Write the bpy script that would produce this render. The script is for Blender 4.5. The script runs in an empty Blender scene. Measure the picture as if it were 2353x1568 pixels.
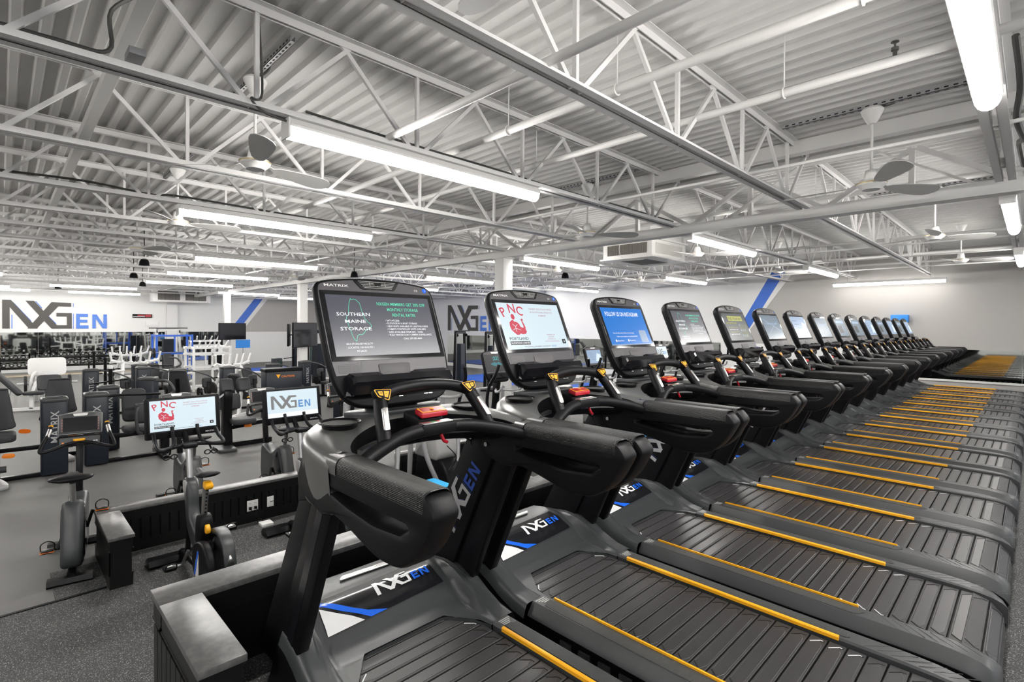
import bpy, bmesh, math, random
from math import sin, cos, pi, radians, sqrt
from mathutils import Vector, Matrix

scene = bpy.context.scene
C = bpy.data.collections.new("gym"); scene.collection.children.link(C)
rnd = random.Random(7)

# ------------------------------------------------------------------ camera
EYE = 1.52
_yaw, _pit, _rol = radians(45.45), radians(-.595), radians(.348)
_F = Vector((-sin(_yaw)*cos(_pit), cos(_yaw)*cos(_pit), sin(_pit)))
_R = Vector((cos(_yaw), sin(_yaw), 0)); _U = _R.cross(_F)
_R2 = cos(_rol)*_R + sin(_rol)*_U; _U2 = -sin(_rol)*_R + cos(_rol)*_U
cam_data = bpy.data.cameras.new("camera"); cam = bpy.data.objects.new("camera", cam_data)
C.objects.link(cam); scene.camera = cam
m = Matrix((_R2, _U2, -_F)).transposed().to_4x4(); m.translation = Vector((0, 0, EYE)); cam.matrix_world = m
cam_data.sensor_fit = 'HORIZONTAL'; cam_data.sensor_width = 36
cam_data.lens = 36*1187.4/2353
cam_data.shift_x = (1176.5-1170.1)/2353; cam_data.shift_y = (760.0-784)/2353
cam_data.clip_start = .02; cam_data.clip_end = 200

# ------------------------------------------------------------------ world, exposure
world = bpy.data.worlds.new("world"); scene.world = world; world.use_nodes = True
world.node_tree.nodes["Background"].inputs[0].default_value = (.72, .82, 1, 1)
world.node_tree.nodes["Background"].inputs[1].default_value = 1.0
scene.view_settings.view_transform = 'Standard'; scene.view_settings.look = 'None'
scene.view_settings.gamma = 1; scene.view_settings.exposure = 0.0; scene.view_settings.use_curve_mapping = False
TUBE_POWER = 80.0

# ------------------------------------------------------------------ materials
MATS = {}
def mat(name, col, rough=.5, metal=0., bump=None, var=None, spec=.5, coat=0., emit=None, es=1.):
    """bump=(kind, scale, strength) var=(scale, col2, lo, hi)"""
    if name in MATS: return MATS[name]
    M = bpy.data.materials.new(name); M.use_nodes = True; nt = M.node_tree; b = nt.nodes["Principled BSDF"]
    b.inputs["Base Color"].default_value = (*col, 1); b.inputs["Roughness"].default_value = rough
    b.inputs["Metallic"].default_value = metal; b.inputs["Specular IOR Level"].default_value = spec
    if coat: b.inputs["Coat Weight"].default_value = coat; b.inputs["Coat Roughness"].default_value = .08
    if emit:
        b.inputs["Emission Color"].default_value = (*emit, 1); b.inputs["Emission Strength"].default_value = es
    tc = None
    def coord():
        nonlocal tc
        if tc is None: tc = nt.nodes.new("ShaderNodeTexCoord")
        return tc.outputs["Object"]
    if var:
        n = nt.nodes.new("ShaderNodeTexNoise"); n.inputs["Scale"].default_value = var[0]; n.inputs["Detail"].default_value = 4
        nt.links.new(coord(), n.inputs["Vector"])
        r = nt.nodes.new("ShaderNodeValToRGB"); r.color_ramp.elements[0].color = (*col, 1); r.color_ramp.elements[1].color = (*var[1], 1)
        r.color_ramp.elements[0].position = var[2]; r.color_ramp.elements[1].position = var[3]
        nt.links.new(n.outputs["Fac"], r.inputs["Fac"]); nt.links.new(r.outputs["Color"], b.inputs["Base Color"])
    if bump:
        kind, sc, st = bump
        bp = nt.nodes.new("ShaderNodeBump"); bp.inputs["Strength"].default_value = st; bp.inputs["Distance"].default_value = .002
        if kind == 'noise':
            t = nt.nodes.new("ShaderNodeTexNoise"); t.inputs["Scale"].default_value = sc; t.inputs["Detail"].default_value = 3
            nt.links.new(coord(), t.inputs["Vector"]); out = t.outputs["Fac"]
        elif kind in ('diamond', 'dots'):
            sx = nt.nodes.new("ShaderNodeSeparateXYZ"); nt.links.new(coord(), sx.inputs[0])
            def mth(op, a, c=None):
                q = nt.nodes.new("ShaderNodeMath"); q.operation = op
                for i, x in enumerate((a, c)):
                    if x is None: continue
                    if isinstance(x, (int, float)): q.inputs[i].default_value = x
                    else: nt.links.new(x, q.inputs[i])
                return q.outputs[0]
            yy = mth('ADD', sx.outputs[1], sx.outputs[2]) if kind == 'diamond' else sx.outputs[1]
            a = mth('SINE', mth('MULTIPLY', mth('ADD', sx.outputs[0], mth('MULTIPLY', yy, 1.0 if kind == 'diamond' else 0)), sc))
            c = mth('SINE', mth('MULTIPLY', mth('SUBTRACT' if kind == 'diamond' else 'MULTIPLY', sx.outputs[0] if kind == 'diamond' else sx.outputs[1], yy if kind == 'diamond' else 1.0), sc))
            out = mth('MULTIPLY', a, c)
            if kind == 'dots':
                out = mth('SUBTRACT', 1.0, mth('GREATER_THAN', out, .45))
        nt.links.new(out, bp.inputs["Height"]); nt.links.new(bp.outputs[0], b.inputs["Normal"])
        if kind == 'dots':
            mx = nt.nodes.new("ShaderNodeMix"); mx.data_type = 'RGBA'
            mx.inputs[6].default_value = (col[0]*.25, col[1]*.25, col[2]*.25, 1); mx.inputs[7].default_value = (*col, 1)
            nt.links.new(out, mx.inputs[0]); nt.links.new(mx.outputs[2], b.inputs["Base Color"])
    MATS[name] = M; return M

def speckle(name, base, fleck, scale, thr, rough=.75, base2=None):
    M = bpy.data.materials.new(name); M.use_nodes = True; nt = M.node_tree; b = nt.nodes["Principled BSDF"]
    tc = nt.nodes.new("ShaderNodeTexCoord")
    n = nt.nodes.new("ShaderNodeTexNoise"); n.inputs["Scale"].default_value = scale; n.inputs["Detail"].default_value = 2; n.inputs["Roughness"].default_value = .8
    n2 = nt.nodes.new("ShaderNodeTexNoise"); n2.inputs["Scale"].default_value = .9; n2.inputs["Detail"].default_value = 5
    nt.links.new(tc.outputs["Object"], n.inputs[0]); nt.links.new(tc.outputs["Object"], n2.inputs[0])
    r = nt.nodes.new("ShaderNodeValToRGB"); r.color_ramp.elements[0].position = thr; r.color_ramp.elements[1].position = thr+.12
    r.color_ramp.elements[0].color = (*base, 1); r.color_ramp.elements[1].color = (*fleck, 1)
    nt.links.new(n.outputs["Fac"], r.inputs[0])
    mx = nt.nodes.new("ShaderNodeMix"); mx.data_type = 'RGBA'; mx.blend_type = 'MULTIPLY'; mx.inputs[0].default_value = .5
    r2 = nt.nodes.new("ShaderNodeValToRGB"); r2.color_ramp.elements[0].position = .35; r2.color_ramp.elements[0].color = (.6, .6, .6, 1); r2.color_ramp.elements[1].position = .65
    nt.links.new(n2.outputs["Fac"], r2.inputs[0])
    nt.links.new(r.outputs[0], mx.inputs[6]); nt.links.new(r2.outputs[0], mx.inputs[7]); nt.links.new(mx.outputs[2], b.inputs["Base Color"])
    b.inputs["Roughness"].default_value = rough
    bp = nt.nodes.new("ShaderNodeBump"); bp.inputs["Strength"].default_value = .25; bp.inputs["Distance"].default_value = .003
    nt.links.new(n.outputs["Fac"], bp.inputs["Height"]); nt.links.new(bp.outputs[0], b.inputs["Normal"])
    MATS[name] = M; return M

PAINT = mat("white_ceiling_paint", (.68, .67, .655), .5, var=(1.2, (.72, .71, .695), .35, .65))
DECKM = mat("deck_paint", (.63, .62, .605), .6, var=(1.5, (.68, .67, .655), .35, .65))
JOISTM = mat("joist_paint", (.72, .71, .70), .45)
WALLW = mat("wall_white_paint", (.78, .78, .77), .6, bump=('noise', 8, .1))
WALLG = mat("wall_grey_paint", (.43, .415, .395), .6, bump=('noise', 8, .1))
BLUE = mat("blue_paint", (.03, .14, .60), .5)
LOGOBLUE = mat("logo_blue", (.07, .20, .66), .5)
LOGODARK = mat("logo_dark", (.06, .055, .05), .5)
BLK = mat("black_plastic", (.005, .005, .006), .42, bump=('noise', 900, .12), spec=.15)
BLKG = mat("black_gloss", (.008, .008, .01), .12)
BLKM = mat("black_metal", (.0045, .0045, .005), .32, spec=.16)
RUB = mat("black_rubber", (.0055, .0055, .0065), .42, bump=('noise', 500, .15), spec=.2)
GRIP = mat("diamond_grip", (.012, .012, .012), .36, bump=('diamond', 620, 1.0), spec=.5)
SHELL = mat("charcoal_shell", (.036, .039, .041), .36, bump=('noise', 700, .08))
TRAYM = mat("console_tray_plastic", (.13, .13, .127), .28, .35, bump=('noise', 700, .08))
RAILM = mat("side_rail_plastic", (.044, .046, .048), .42, bump=('noise', 300, .1))
RAILD = mat("rail_insert", (.05, .052, .052), .5, bump=('diamond', 900, .8))
SLAT = mat("slat_rubber", (.042, .040, .042), .36, bump=('dots', 720, .5))
SLATB = mat("slat_edge_rubber", (.028, .027, .028), .5)
FACE = mat("console_face", (.062, .058, .064), .42, .2)
YEL = mat("signal_yellow", (.90, .42, .012), .4)
RED = mat("stop_red", (.38, .006, .018), .35)
ORG = mat("orange_plastic", (.85, .22, .01), .4)
SILV = mat("silver_metal", (.62, .61, .60), .28, 1.)
CHROME = mat("chrome", (.8, .8, .8), .1, 1.)
GREYM = mat("silver_paint", (.42, .42, .43), .35, .3)
WHITEM = mat("white_powder_coat", (.80, .80, .79), .35)
LTGREY = mat("light_grey_plastic", (.38, .375, .365), .4)
DECAL = mat("black_decal", (.010, .010, .012), .2, coat=.3)
DBLUE = mat("decal_blue", (.015, .13, .72), .2)
DWHITE = mat("decal_white", (.75, .75, .75), .2)
UPH = mat("charcoal_upholstery", (.022, .023, .026), .6, bump=('noise', 300, .2))
TOWER = mat("weight_stack_shroud", (.012, .016, .023), .35, spec=.3)
IRON = mat("cast_iron", (.015, .015, .015), .45)
CAPM = mat("worn_black_cap_paint", (.075, .075, .074), .30, var=(30, (.12, .118, .115), .40, .70))
BEAD = mat("black_beadboard_paint", (.006, .006, .006), .35, spec=.3)
MIRROR = mat("mirror_glass", (.62, .64, .62), .03, 1.)
CABLE = mat("dark_conduit", (.10, .10, .095), .4, .5)
FIX = mat("fixture_white", (.75, .74, .72), .4)
BLKD = mat("matte_black", (.01, .01, .01), .7)
TAPE = mat("bright_grey_tape", (.7, .7, .7), .4)
WOOD = mat("beige_board", (.42, .34, .24), .6, var=(6, (.5, .42, .3), .4, .6))
FLOORM = speckle("grey_rubber_floor", (.125, .122, .118), (.25, .245, .235), 260, .60, .55)
FLOORS = speckle("speckled_rubber_floor", (.030, .031, .032), (.50, .50, .48), 150, .57, .7)
BLUEFLOOR = mat("blue_turf", (.015, .09, .45), .7)

# ------------------------------------------------------------------ mesh helpers
def sm(pts, n=6, closed=False):
    """Catmull-Rom through the points"""
    P = [Vector(p) for p in pts]; out = []; N = len(P); rng = N if closed else N-1
    for i in range(rng):
        if closed: a, b, c, d = P[(i-1) % N], P[i], P[(i+1) % N], P[(i+2) % N]
        else: a, b, c, d = P[max(i-1, 0)], P[i], P[i+1], P[min(i+2, N-1)]
        for k in range(n):
            t = k/n
            out.append(.5*((2*b)+(c-a)*t+(2*a-5*b+4*c-d)*t*t+(3*b-3*c+d-a)*t**3))
    if not closed: out.append(P[-1])
    return out

def rounded(pts, r, n=4):
    """round the corners of a closed 2D polygon"""
    P = [Vector(p) for p in pts]; out = []; N = len(P)
    for i in range(N):
        a, b, c = P[i-1], P[i], P[(i+1) % N]; rr = r[i] if isinstance(r, (list, tuple)) else r
        d1, d2 = a-b, c-b; rr = min(rr, d1.length*.45, d2.length*.45); p, q = b+d1.normalized()*rr, b+d2.normalized()*rr
        for k in range(n+1):
            t = k/n; out.append((1-t)**2*p+2*t*(1-t)*b+t*t*q)
    return out

def inset(loop, d):
    N = len(loop); A = sum(loop[i].x*loop[(i+1) % N].y-loop[(i+1) % N].x*loop[i].y for i in range(N)); s = 1 if A > 0 else -1
    out = []
    for i in range(N):
        t = (loop[(i+1) % N]-loop[i-1]);
        if t.length < 1e-9: out.append(loop[i].copy()); continue
        t.normalize(); out.append(loop[i]+Vector((-t.y, t.x))*d*s)
    return out

TXT = {}
def text2d(s):
    if s in TXT: return TXT[s]
    cu = bpy.data.curves.new("txt", 'FONT'); cu.body = s; cu.size = 1; cu.resolution_u = 2; cu.offset = .012; cu.align_x = 'LEFT'
    ob = bpy.data.objects.new("txt", cu); C.objects.link(ob)
    dg = bpy.context.evaluated_depsgraph_get(); me = bpy.data.meshes.new_from_object(ob.evaluated_get(dg))
    v = [(p.co.x, p.co.y) for p in me.vertices]; f = [tuple(p.vertices) for p in me.polygons]
    bpy.data.objects.remove(ob); bpy.data.curves.remove(cu); bpy.data.meshes.remove(me)
    TXT[s] = (v, f); return TXT[s]

KIDS = {}
class MB:
    def __init__(s, org=(0, 0, 0)): s.v = []; s.f = []; s.m = []; s.mats = []; s.o = Vector(org); s.zs = 1.04 if tuple(s.o) == (-1.2, 0, 0) or abs(s.o.x+1.2) < 1e-5 and s.o.y == 0 else 1.0
    def mi(s, m):
        if m not in s.mats: s.mats.append(m)
        return s.mats.index(m)
    def add(s, vs, fs, m):
        n = len(s.v); k = s.mi(m); s.v += [((p[0]-s.o.x), (p[1]-s.o.y), (p[2]-s.o.z)*s.zs) for p in vs]; s.f += [tuple(i+n for i in f) for f in fs]; s.m += [k]*len(fs); return s
    def box(s, x0, x1, y0, y1, z0, z1, m):
        v = [(x, y, z) for x in (x0, x1) for y in (y0, y1) for z in (z0, z1)]
        return s.add(v, [(0, 1, 3, 2), (4, 6, 7, 5), (0, 4, 5, 1), (2, 3, 7, 6), (0, 2, 6, 4), (1, 5, 7, 3)], m)
    def beam(s, p, q, w, h, m, up=(0, 0, 1)):
        p, q = Vector(p), Vector(q); d = (q-p).normalized(); a = d.cross(Vector(up))
        if a.length < 1e-4: a = d.cross(Vector((1, 0, 0)))
        a.normalize(); b = a.cross(d)
        v = [c+a*i*w/2+b*j*h/2 for c in (p, q) for i, j in ((-1, -1), (1, -1), (1, 1), (-1, 1))]
        return s.add(v, [(3, 2, 1, 0), (4, 5, 6, 7), (0, 1, 5, 4), (1, 2, 6, 5), (2, 3, 7, 6), (3, 0, 4, 7)], m)
    def tube(s, path, r, m, seg=10, closed=False, caps=True, flat=1.):
        P = [Vector(p) for p in path]; N = len(P); R = r if isinstance(r, (list, tuple)) else [r]*N
        T = []
        for i in range(N):
            a = P[i-1] if (i or closed) else P[i]; b = P[(i+1) % N] if (i < N-1 or closed) else P[i]
            T.append((b-a).normalized())
        n = T[0].cross(Vector((0, 0, 1)));
        if n.length < 1e-3: n = T[0].cross(Vector((0, 1, 0)))
        n.normalize(); vs = []; fs = []
        for i in range(N):
            n = (n-T[i]*n.dot(T[i])).normalized(); b = T[i].cross(n)
            for k in range(seg):
                a = 2*pi*k/seg; vs.append(P[i]+(n*cos(a)+b*sin(a)*flat)*R[i])
        for i in range(N if closed else N-1):
            for k in range(seg):
                j = (i+1) % N; fs.append((i*seg+k, i*seg+(k+1) % seg, j*seg+(k+1) % seg, j*seg+k))
        if caps and not closed: fs += [tuple(range(seg-1, -1, -1)), tuple((N-1)*seg+k for k in range(seg))]
        return s.add(vs, fs, m)
    def loops(s, L, m, cap0=True, cap1=True, closed=True):
        n = len(L[0]); vs = [p for l in L for p in l]; fs = []
        for i in range(len(L)-1):
            for k in range(n if closed else n-1):
                fs.append((i*n+k, i*n+(k+1) % n, (i+1)*n+(k+1) % n, (i+1)*n+k))
        if cap0: fs.append(tuple(range(n-1, -1, -1)))
        if cap1: fs.append(tuple((len(L)-1)*n+k for k in range(n)))
        return s.add(vs, fs, m)
    def slab(s, poly, place, w0, w1, m, b=0., m2=None):
        """extrude a 2D polygon; place(u,v,w); rounded edges of size b"""
        poly = [Vector(p) for p in poly]
        if b > 0:
            st = [(w0, b), (w0+b*.3, b*.3), (w0+b, 0), (w1-b, 0), (w1-b*.3, b*.3), (w1, b)]
        else: st = [(w0, 0), (w1, 0)]
        L = [[place(p.x, p.y, w) for p in (inset(poly, i) if i else poly)] for w, i in st]
        return s.loops(L, m)
    def ring(s, outer, inner, place, w0, w1, b, m):
        """plate with a hole, both loops sampled by angle round the hole's centre"""
        cx = sum(p.x for p in inner)/len(inner); cy = sum(p.y for p in inner)/len(inner)
        ang = sorted({round(math.atan2(p.y-cy, p.x-cx), 3) for p in list(outer)+list(inner)})
        def hit(loop, a):
            d = Vector((cos(a), sin(a))); best = None
            for i in range(len(loop)):
                p = loop[i]-Vector((cx, cy)); e = loop[(i+1) % len(loop)]-loop[i]; den = d.x*e.y-d.y*e.x
                if abs(den) < 1e-12: continue
                t = (p.x*e.y-p.y*e.x)/den; u = (p.x*d.y-p.y*d.x)/den
                if t > 0 and -1e-6 <= u <= 1+1e-6 and (best is None or t > best): best = t
            return Vector((cx, cy))+d*(best or .01)
        O = [hit(outer, a) for a in ang]; I = [hit(inner, a) for a in ang]
        st = [(I, -b, w0), (I, -b*.3, w0+b*.3), (I, 0, w0+b), (I, 0, w1-b), (I, -b*.3, w1-b*.3), (I, -b, w1),
              (O, b, w1), (O, b*.3, w1-b*.3), (O, 0, w1-b), (O, 0, w0+b), (O, b*.3, w0+b*.3), (O, b, w0), (I, -b, w0)]
        L = [[place(p.x, p.y, w) for p in inset(l, i)] for l, i, w in st]
        return s.loops(L, m, False, False)
    def grid(s, fn, nu, nv, m):
        vs = [fn(i/nu, j/nv) for i in range(nu+1) for j in range(nv+1)]
        return s.add(vs, [(i*(nv+1)+j, (i+1)*(nv+1)+j, (i+1)*(nv+1)+j+1, i*(nv+1)+j+1) for i in range(nu) for j in range(nv)], m)
    def lathe(s, prof, c, m, seg=20, ax=2, caps=True):
        L = []
        for r, h in prof:
            l = []
            for k in range(seg):
                a = 2*pi*k/seg; p = [r*cos(a), r*sin(a), h]
                if ax == 0: p = [h, r*cos(a), r*sin(a)]
                if ax == 1: p = [r*sin(a), h, r*cos(a)]
                l.append(Vector(p)+Vector(c))
            L.append(l)
        return s.loops(L, m, caps, caps)
    def quads(s, Q, place, m, n=1):
        """flat quads in 2D, subdivided n times and mapped"""
        for q in Q:
            a, b, c, d = [Vector(p) for p in q]
            s.grid(lambda u, v: place(*((a*(1-u)+b*u)*(1-v)+(d*(1-u)+c*u)*v)), n, n, m)
        return s
    def text(s, t, size, place, m, align='l', sx=1., width=None):
        v, f = text2d(t); w = max((p[0] for p in v), default=1)
        if width: sx = width/(w*size)
        off = {'l': 0, 'c': -w/2, 'r': -w}[align]
        return s.add([place((x+off)*size*sx, y*size) for x, y in v], f, m)
    def build(s, name, parent=None, loc=None, smooth=True, bevel=0., ang=38):
        me = bpy.data.meshes.new(name); me.from_pydata(s.v, [], s.f)
        for x in s.mats: me.materials.append(x)
        me.polygons.foreach_set("material_index", s.m)
        if bevel:
            bm = bmesh.new(); bm.from_mesh(me); bmesh.ops.recalc_face_normals(bm, faces=bm.faces)
            es = [e for e in bm.edges if len(e.link_faces) == 2 and e.calc_face_angle(0) > .5]
            bmesh.ops.bevel(bm, geom=es, offset=bevel, segments=2, affect='EDGES', profile=.5, clamp_overlap=True); bm.to_mesh(me); bm.free()
        if smooth:
            me.polygons.foreach_set("use_smooth", [True]*len(me.polygons)); me.set_sharp_from_angle(angle=radians(ang))
        me.update()
        o = bpy.data.objects.new(name, me); C.objects.link(o)
        if parent: o.parent = parent; KIDS.setdefault(parent.name, []).append(o)
        if loc is not None: o.location = loc
        return o

def thing(name, label, cat, loc=(0, 0, 0), rz=0, group=None):
    o = bpy.data.objects.new(name, None); C.objects.link(o); o.empty_display_size = .1
    o.location = loc; o.rotation_euler = (0, 0, rz); o['label'] = label; o['category'] = cat
    if group: o['group'] = group
    return o
def tag(o, label, cat, group=None, kind=None):
    o['label'] = label; o['category'] = cat
    if group: o['group'] = group
    if kind: o['kind'] = kind
    return o
def struct(o): o['kind'] = 'structure'; return o
def dup(root, loc=None, rz=None, label=None, group=None, skip=()):
    def rec(o, parent):
        c = o.copy(); C.objects.link(c)
        if parent: c.parent = parent; KIDS.setdefault(parent.name, []).append(c)
        for ch in KIDS.get(o.name, ()):
            if not any(ch.name.startswith(k) for k in skip): rec(ch, c)
        return c
    r = rec(root, None)
    if loc is not None: r.location = loc
    if rz is not None: r.rotation_euler = (0, 0, rz)
    if label: r['label'] = label
    if group: r['group'] = group
    return r

# gym logo strokes, 1 unit high, origin bottom left of the first letter
def _q(*p): return [((x-20)/292*.73, (517-y)/292) for x, y in p]
LOGO_MAIN = [_q((20, 225), (95, 225), (95, 517), (20, 517)), _q((30, 225), (108, 225), (385, 517), (290, 517)),
             _q((275, 517), (372, 517), (605, 282), (530, 237)), _q((255, 228), (345, 228), (600, 490), (530, 517)),
             _q((530, 237), (750, 240), (750, 281), (570, 281)), _q((530, 517), (755, 517), (755, 480), (570, 480)),
             _q((700, 388), (755, 388), (755, 480), (700, 480)), _q((585, 350), (755, 350), (755, 388), (585, 388))]
LOGO_LINE = [_q((112, 375), (122, 375), (122, 517), (112, 517)), _q((769, 355), (777, 355), (777, 517), (769, 517)), _q((769, 242), (777, 242), (777, 282), (769, 282)),
             _q((121, 247), (133, 247), (318, 437), (308, 442)), _q((355, 232), (367, 232), (432, 300), (424, 306)), _q((577, 290), (570, 290), (485, 377), (494, 377)),
             _q((485, 377), (494, 377), (583, 462), (576, 468)), _q((358, 517), (368, 517), (440, 442), (432, 436))]
LOGO_EN = [_q((805, 355), (847, 355), (847, 517), (805, 517)), _q((847, 355), (942, 355), (942, 391), (847, 391)), _q((847, 420), (935, 420), (935, 452), (847, 452)),
           _q((847, 481), (948, 481), (948, 517), (847, 517)), _q((992, 360), (1035, 360), (1035, 515), (992, 515)), _q((1125, 358), (1168, 358), (1168, 515), (1125, 515)),
           _q((1000, 360), (1045, 360), (1160, 515), (1115, 515))]
def logo(mb, place, h, dark, blue, n=1, line=None):
    def pl(u, v, e=0.):
        p = place(u*h, v*h); nn = (place(u*h+.002*h, v*h)-p).cross(place(u*h, v*h+.002*h)-p)
        return p+nn.normalized()*e if nn.length > 0 else p
    st = min(.0012, max(.00012, .0009*h)) if h < .9 or h > 1.01 else .00035
    k = 0
    for Q, m in ((LOGO_LINE, line), (LOGO_MAIN, dark), (LOGO_EN, blue)):
        for q in Q:
            if m: k += 1; mb.quads([q], lambda u, v, k=k: pl(u, v, k*st), m, n)

# ================================================================== ROOM
PZ, ZS = -.061, 1.04
FZ = -.68                 # main gym floor; the treadmills stand on a platform at z = 0
YW, XW, ZR = 17.3, -31., 3.56
def slabbox(name, *a, m, kind='structure'):
    o = MB().box(*a, m).build(name, smooth=False); o['kind'] = kind; return o
slabbox('floor', XW-.2, 4, -8, YW+.2, FZ-.1, FZ, m=FLOORM)
MB().box(-6.02, -2.66, .30, YW, FZ, FZ+.004, FLOORS).box(-5.36, -1.0, -4, .30, FZ, FZ+.004, FLOORS).build('floor_strip', smooth=False)['kind'] = 'structure'
pf = MB(); pf.box(-2.62, 4, .50, YW, FZ, PZ, FLOORS); pf.box(-1.96, 4, -8, .50, FZ, PZ, FLOORS)
struct(pf.build('floor_platform', smooth=False))
struct(MB().beam((-5.37, -4, FZ+.006), (-5.37, .62, FZ+.006), .03, .008, BLK).build('trim_1', smooth=False))

# far wall (perpendicular to the treadmill row)
w = MB(); w.box(XW, 4, YW, YW+.15, FZ, ZR+.3, WALLG)
struct(w.build('wall_back', smooth=False))
def wp(u, v): return Vector((u, YW-.006, v))          # on the far wall: u = x, v = z
b = MB()
b.quads([[(XW, .98), (-6.95, .98), (-5.40, 3.3), (XW, 3.3)]], wp, WALLW)
b.quads([[(XW, FZ), (-2.3, FZ), (-2.3, .98), (XW, .98)]], lambda u, v: wp(u, v)+Vector((0, .002, 0)), WALLW)
b.quads([[(-6.95, 1.06), (-5.45, 3.3), (-5.12, 3.3), (-6.77, .98), (-6.95, .98)][:4]], lambda u, v: wp(u, v)-Vector((0, .001, 0)), WALLW)
o = struct(b.build('wall_back_white_panel', smooth=False))
b = MB(); b.quads([[(-6.95, 1.22), (-6.62, 1.22), (-5.37, 3.3), (-5.78, 3.3)]], lambda u, v: wp(u, v)-Vector((0, .003, 0)), BLUE)
o = b.build('wall_stripe', smooth=False); tag(o, 'blue diagonal stripe painted between white and grey on the long back wall', 'wall stripe')
b = MB(); logo(b, lambda u, v: Vector((-22.3+u, YW-.012, 1.22+v)), 1.36, LOGODARK, LOGOBLUE, line=LOGOBLUE)
o = b.build('wall_logo', smooth=False); tag(o, 'NXGEN wall lettering in charcoal and blue, half hidden behind the first treadmill consoles', 'sign')
# left wall
w = MB(); w.box(XW-.15, XW, -8, YW+.15, FZ, ZR+.3, WALLW); struct(w.build('wall_left', smooth=False))
def lp(u, v, d=.004): return Vector((XW+d, u, v))
k = 31/34.
b = MB(); logo(b, lambda u, v: lp(.05+u*1.0, v, .012), 1.36*k, LOGODARK, LOGOBLUE, line=LOGOBLUE)
for i in range(len(b.v)): b.v[i] = (b.v[i][0], b.v[i][1], b.v[i][2]+1.52-(1.52-1.215)*k)
o = b.build('wall_logo', smooth=False); tag(o, 'large NXGEN wall lettering in charcoal and blue above the dumbbell racks', 'sign')
y0 = 9.35
b = MB(); b.quads([[(y0+.22, 1.06), (YW, 1.06), (YW, 3.3), (y0+1.9, 3.3)]], lambda u, v: lp(u, v), WALLG)
struct(b.build('wall_left_grey_panel', smooth=False))
b = MB(); b.quads([[(y0-.45, 1.06), (y0, 1.06), (y0+1.62, 3.3), (y0+1.17, 3.3)]], lambda u, v: lp(u, v, .007), BLUE)
o = b.build('wall_stripe', smooth=False); tag(o, 'blue diagonal stripe on the short end wall above the hanging television', 'wall stripe')
struct(MB().box(XW, XW+.25, 6.0, 6.45, FZ, 3.2, WALLW).build('trim_2', smooth=False))
# mirrors
def mirror(label, pts, n, along, fr=None):
    t = thing('wall_mirror', label, 'mirror', pts[0]); (x0, yy0, z0), (x1, yy1, z1) = pts
    L = (x1-x0) if along == 'x' else (yy1-yy0)
    for i in range(n):
        a, c = L*i/n+.004, L*(i+1)/n-.004; q = MB()
        if along == 'x': q.box(a, c, -.012, 0, 0, z1-z0, MIRROR)
        else: q.box(0, .012, a, c, 0, z1-z0, MIRROR)
        q.build('mirror_pane', t, smooth=False)
    if fr:
        q = MB()
        if along == 'x': q.box(-.0, L, -.03, 0, -.05, 0, fr); q.box(-.05, 0, -.03, 0, -.05, z1-z0, fr)
        q.build('frame', t, smooth=False)
    return t
mirror('low wide wall mirror in a white frame, reflecting the treadmill belts', ((-2.28, YW-.003, .20), (4, YW, .975)), 3, 'x', FIX)
mirror('wall mirror behind the elliptical trainers on the long back wall', ((-14.3, YW-.008, -.2), (-7.4, YW, .975)), 4, 'x')
mirror('dark wall mirror behind the cable station, under the charcoal lettering', ((-22.3, YW-.008, -.5), (-17.8, YW, .98)), 3, 'x')
mirror('long wall mirror behind the dumbbell racks', ((XW+.004, -1.2, -.45), (XW+.02, 5.95, 1.075)), 6, 'y')
mirror('wall mirror between the white pilaster and the hanging television', ((XW+.004, 6.5, -.45), (XW+.02, 8.7, 1.075)), 2, 'y')
struct(MB().box(XW+.001, XW+.015, -1.2, .95, -.3, 1.07, WOOD).build('trim_3', smooth=False))
# right and rear walls (out of frame) with daylight windows
wr = MB(); wr.box(4, 4.15, -8, YW+.2, FZ, 1.0, WALLW).box(4, 4.15, -8, YW+.2, 2.6, ZR+.3, WALLW)
for y in (-8, -3.2, 1.6, 6.4, 11.2, 16.4): wr.box(4, 4.15, y, y+1.1, 1.0, 2.6, WALLW)
struct(wr.build('wall_right', smooth=False))
struct(MB().box(XW, 4, -8.15, -8, FZ, ZR+.3, WALLW).build('wall_front', smooth=False))
# blue wall panel seen beyond the right-hand tube lights and blue turf far away
for i, a in enumerate([(-19.5, -17.6, 10.5, 14.2), (-24.5, -20.8, 11.0, 15.5), (-12.0, -10.2, 13.0, 16.2), (-17.3, -13.4, 13.2, 16.9), (-27.0, -22.9, 8.2, 10.7)]):
    o = MB().box(a[0], a[1], a[2], a[3], FZ, FZ+.012, BLUEFLOOR).build('turf_mat', smooth=False)
    tag(o, ['blue turf mat on the floor beyond the upright cardio machines', 'blue turf mat beyond the weight stack towers', 'blue turf mat behind the elliptical trainers', 'wide blue turf area beyond the black cable stations', 'blue turf area under the far equipment between the two televisions'][i], 'mat')

# corrugated roof deck
dk = MB(); P = .152; prof = []
y = -8.0
while y < YW+.1:
    prof += [(y, ZR), (y+.045, ZR), (y+.063, ZR+.04), (y+.134, ZR+.04)]; y += P
vs = [(x, yy, z) for x in (XW-.1, 4.1) for yy, z in prof]; n = len(prof)
dk.add(vs, [(i, i+1, n+i+1, n+i) for i in range(n-1)], DECKM)
dk.box(XW-.1, 4.1, -8, YW+.1, ZR+.1, ZR+.16, DECKM)
struct(dk.build('ceiling', smooth=False))

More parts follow.
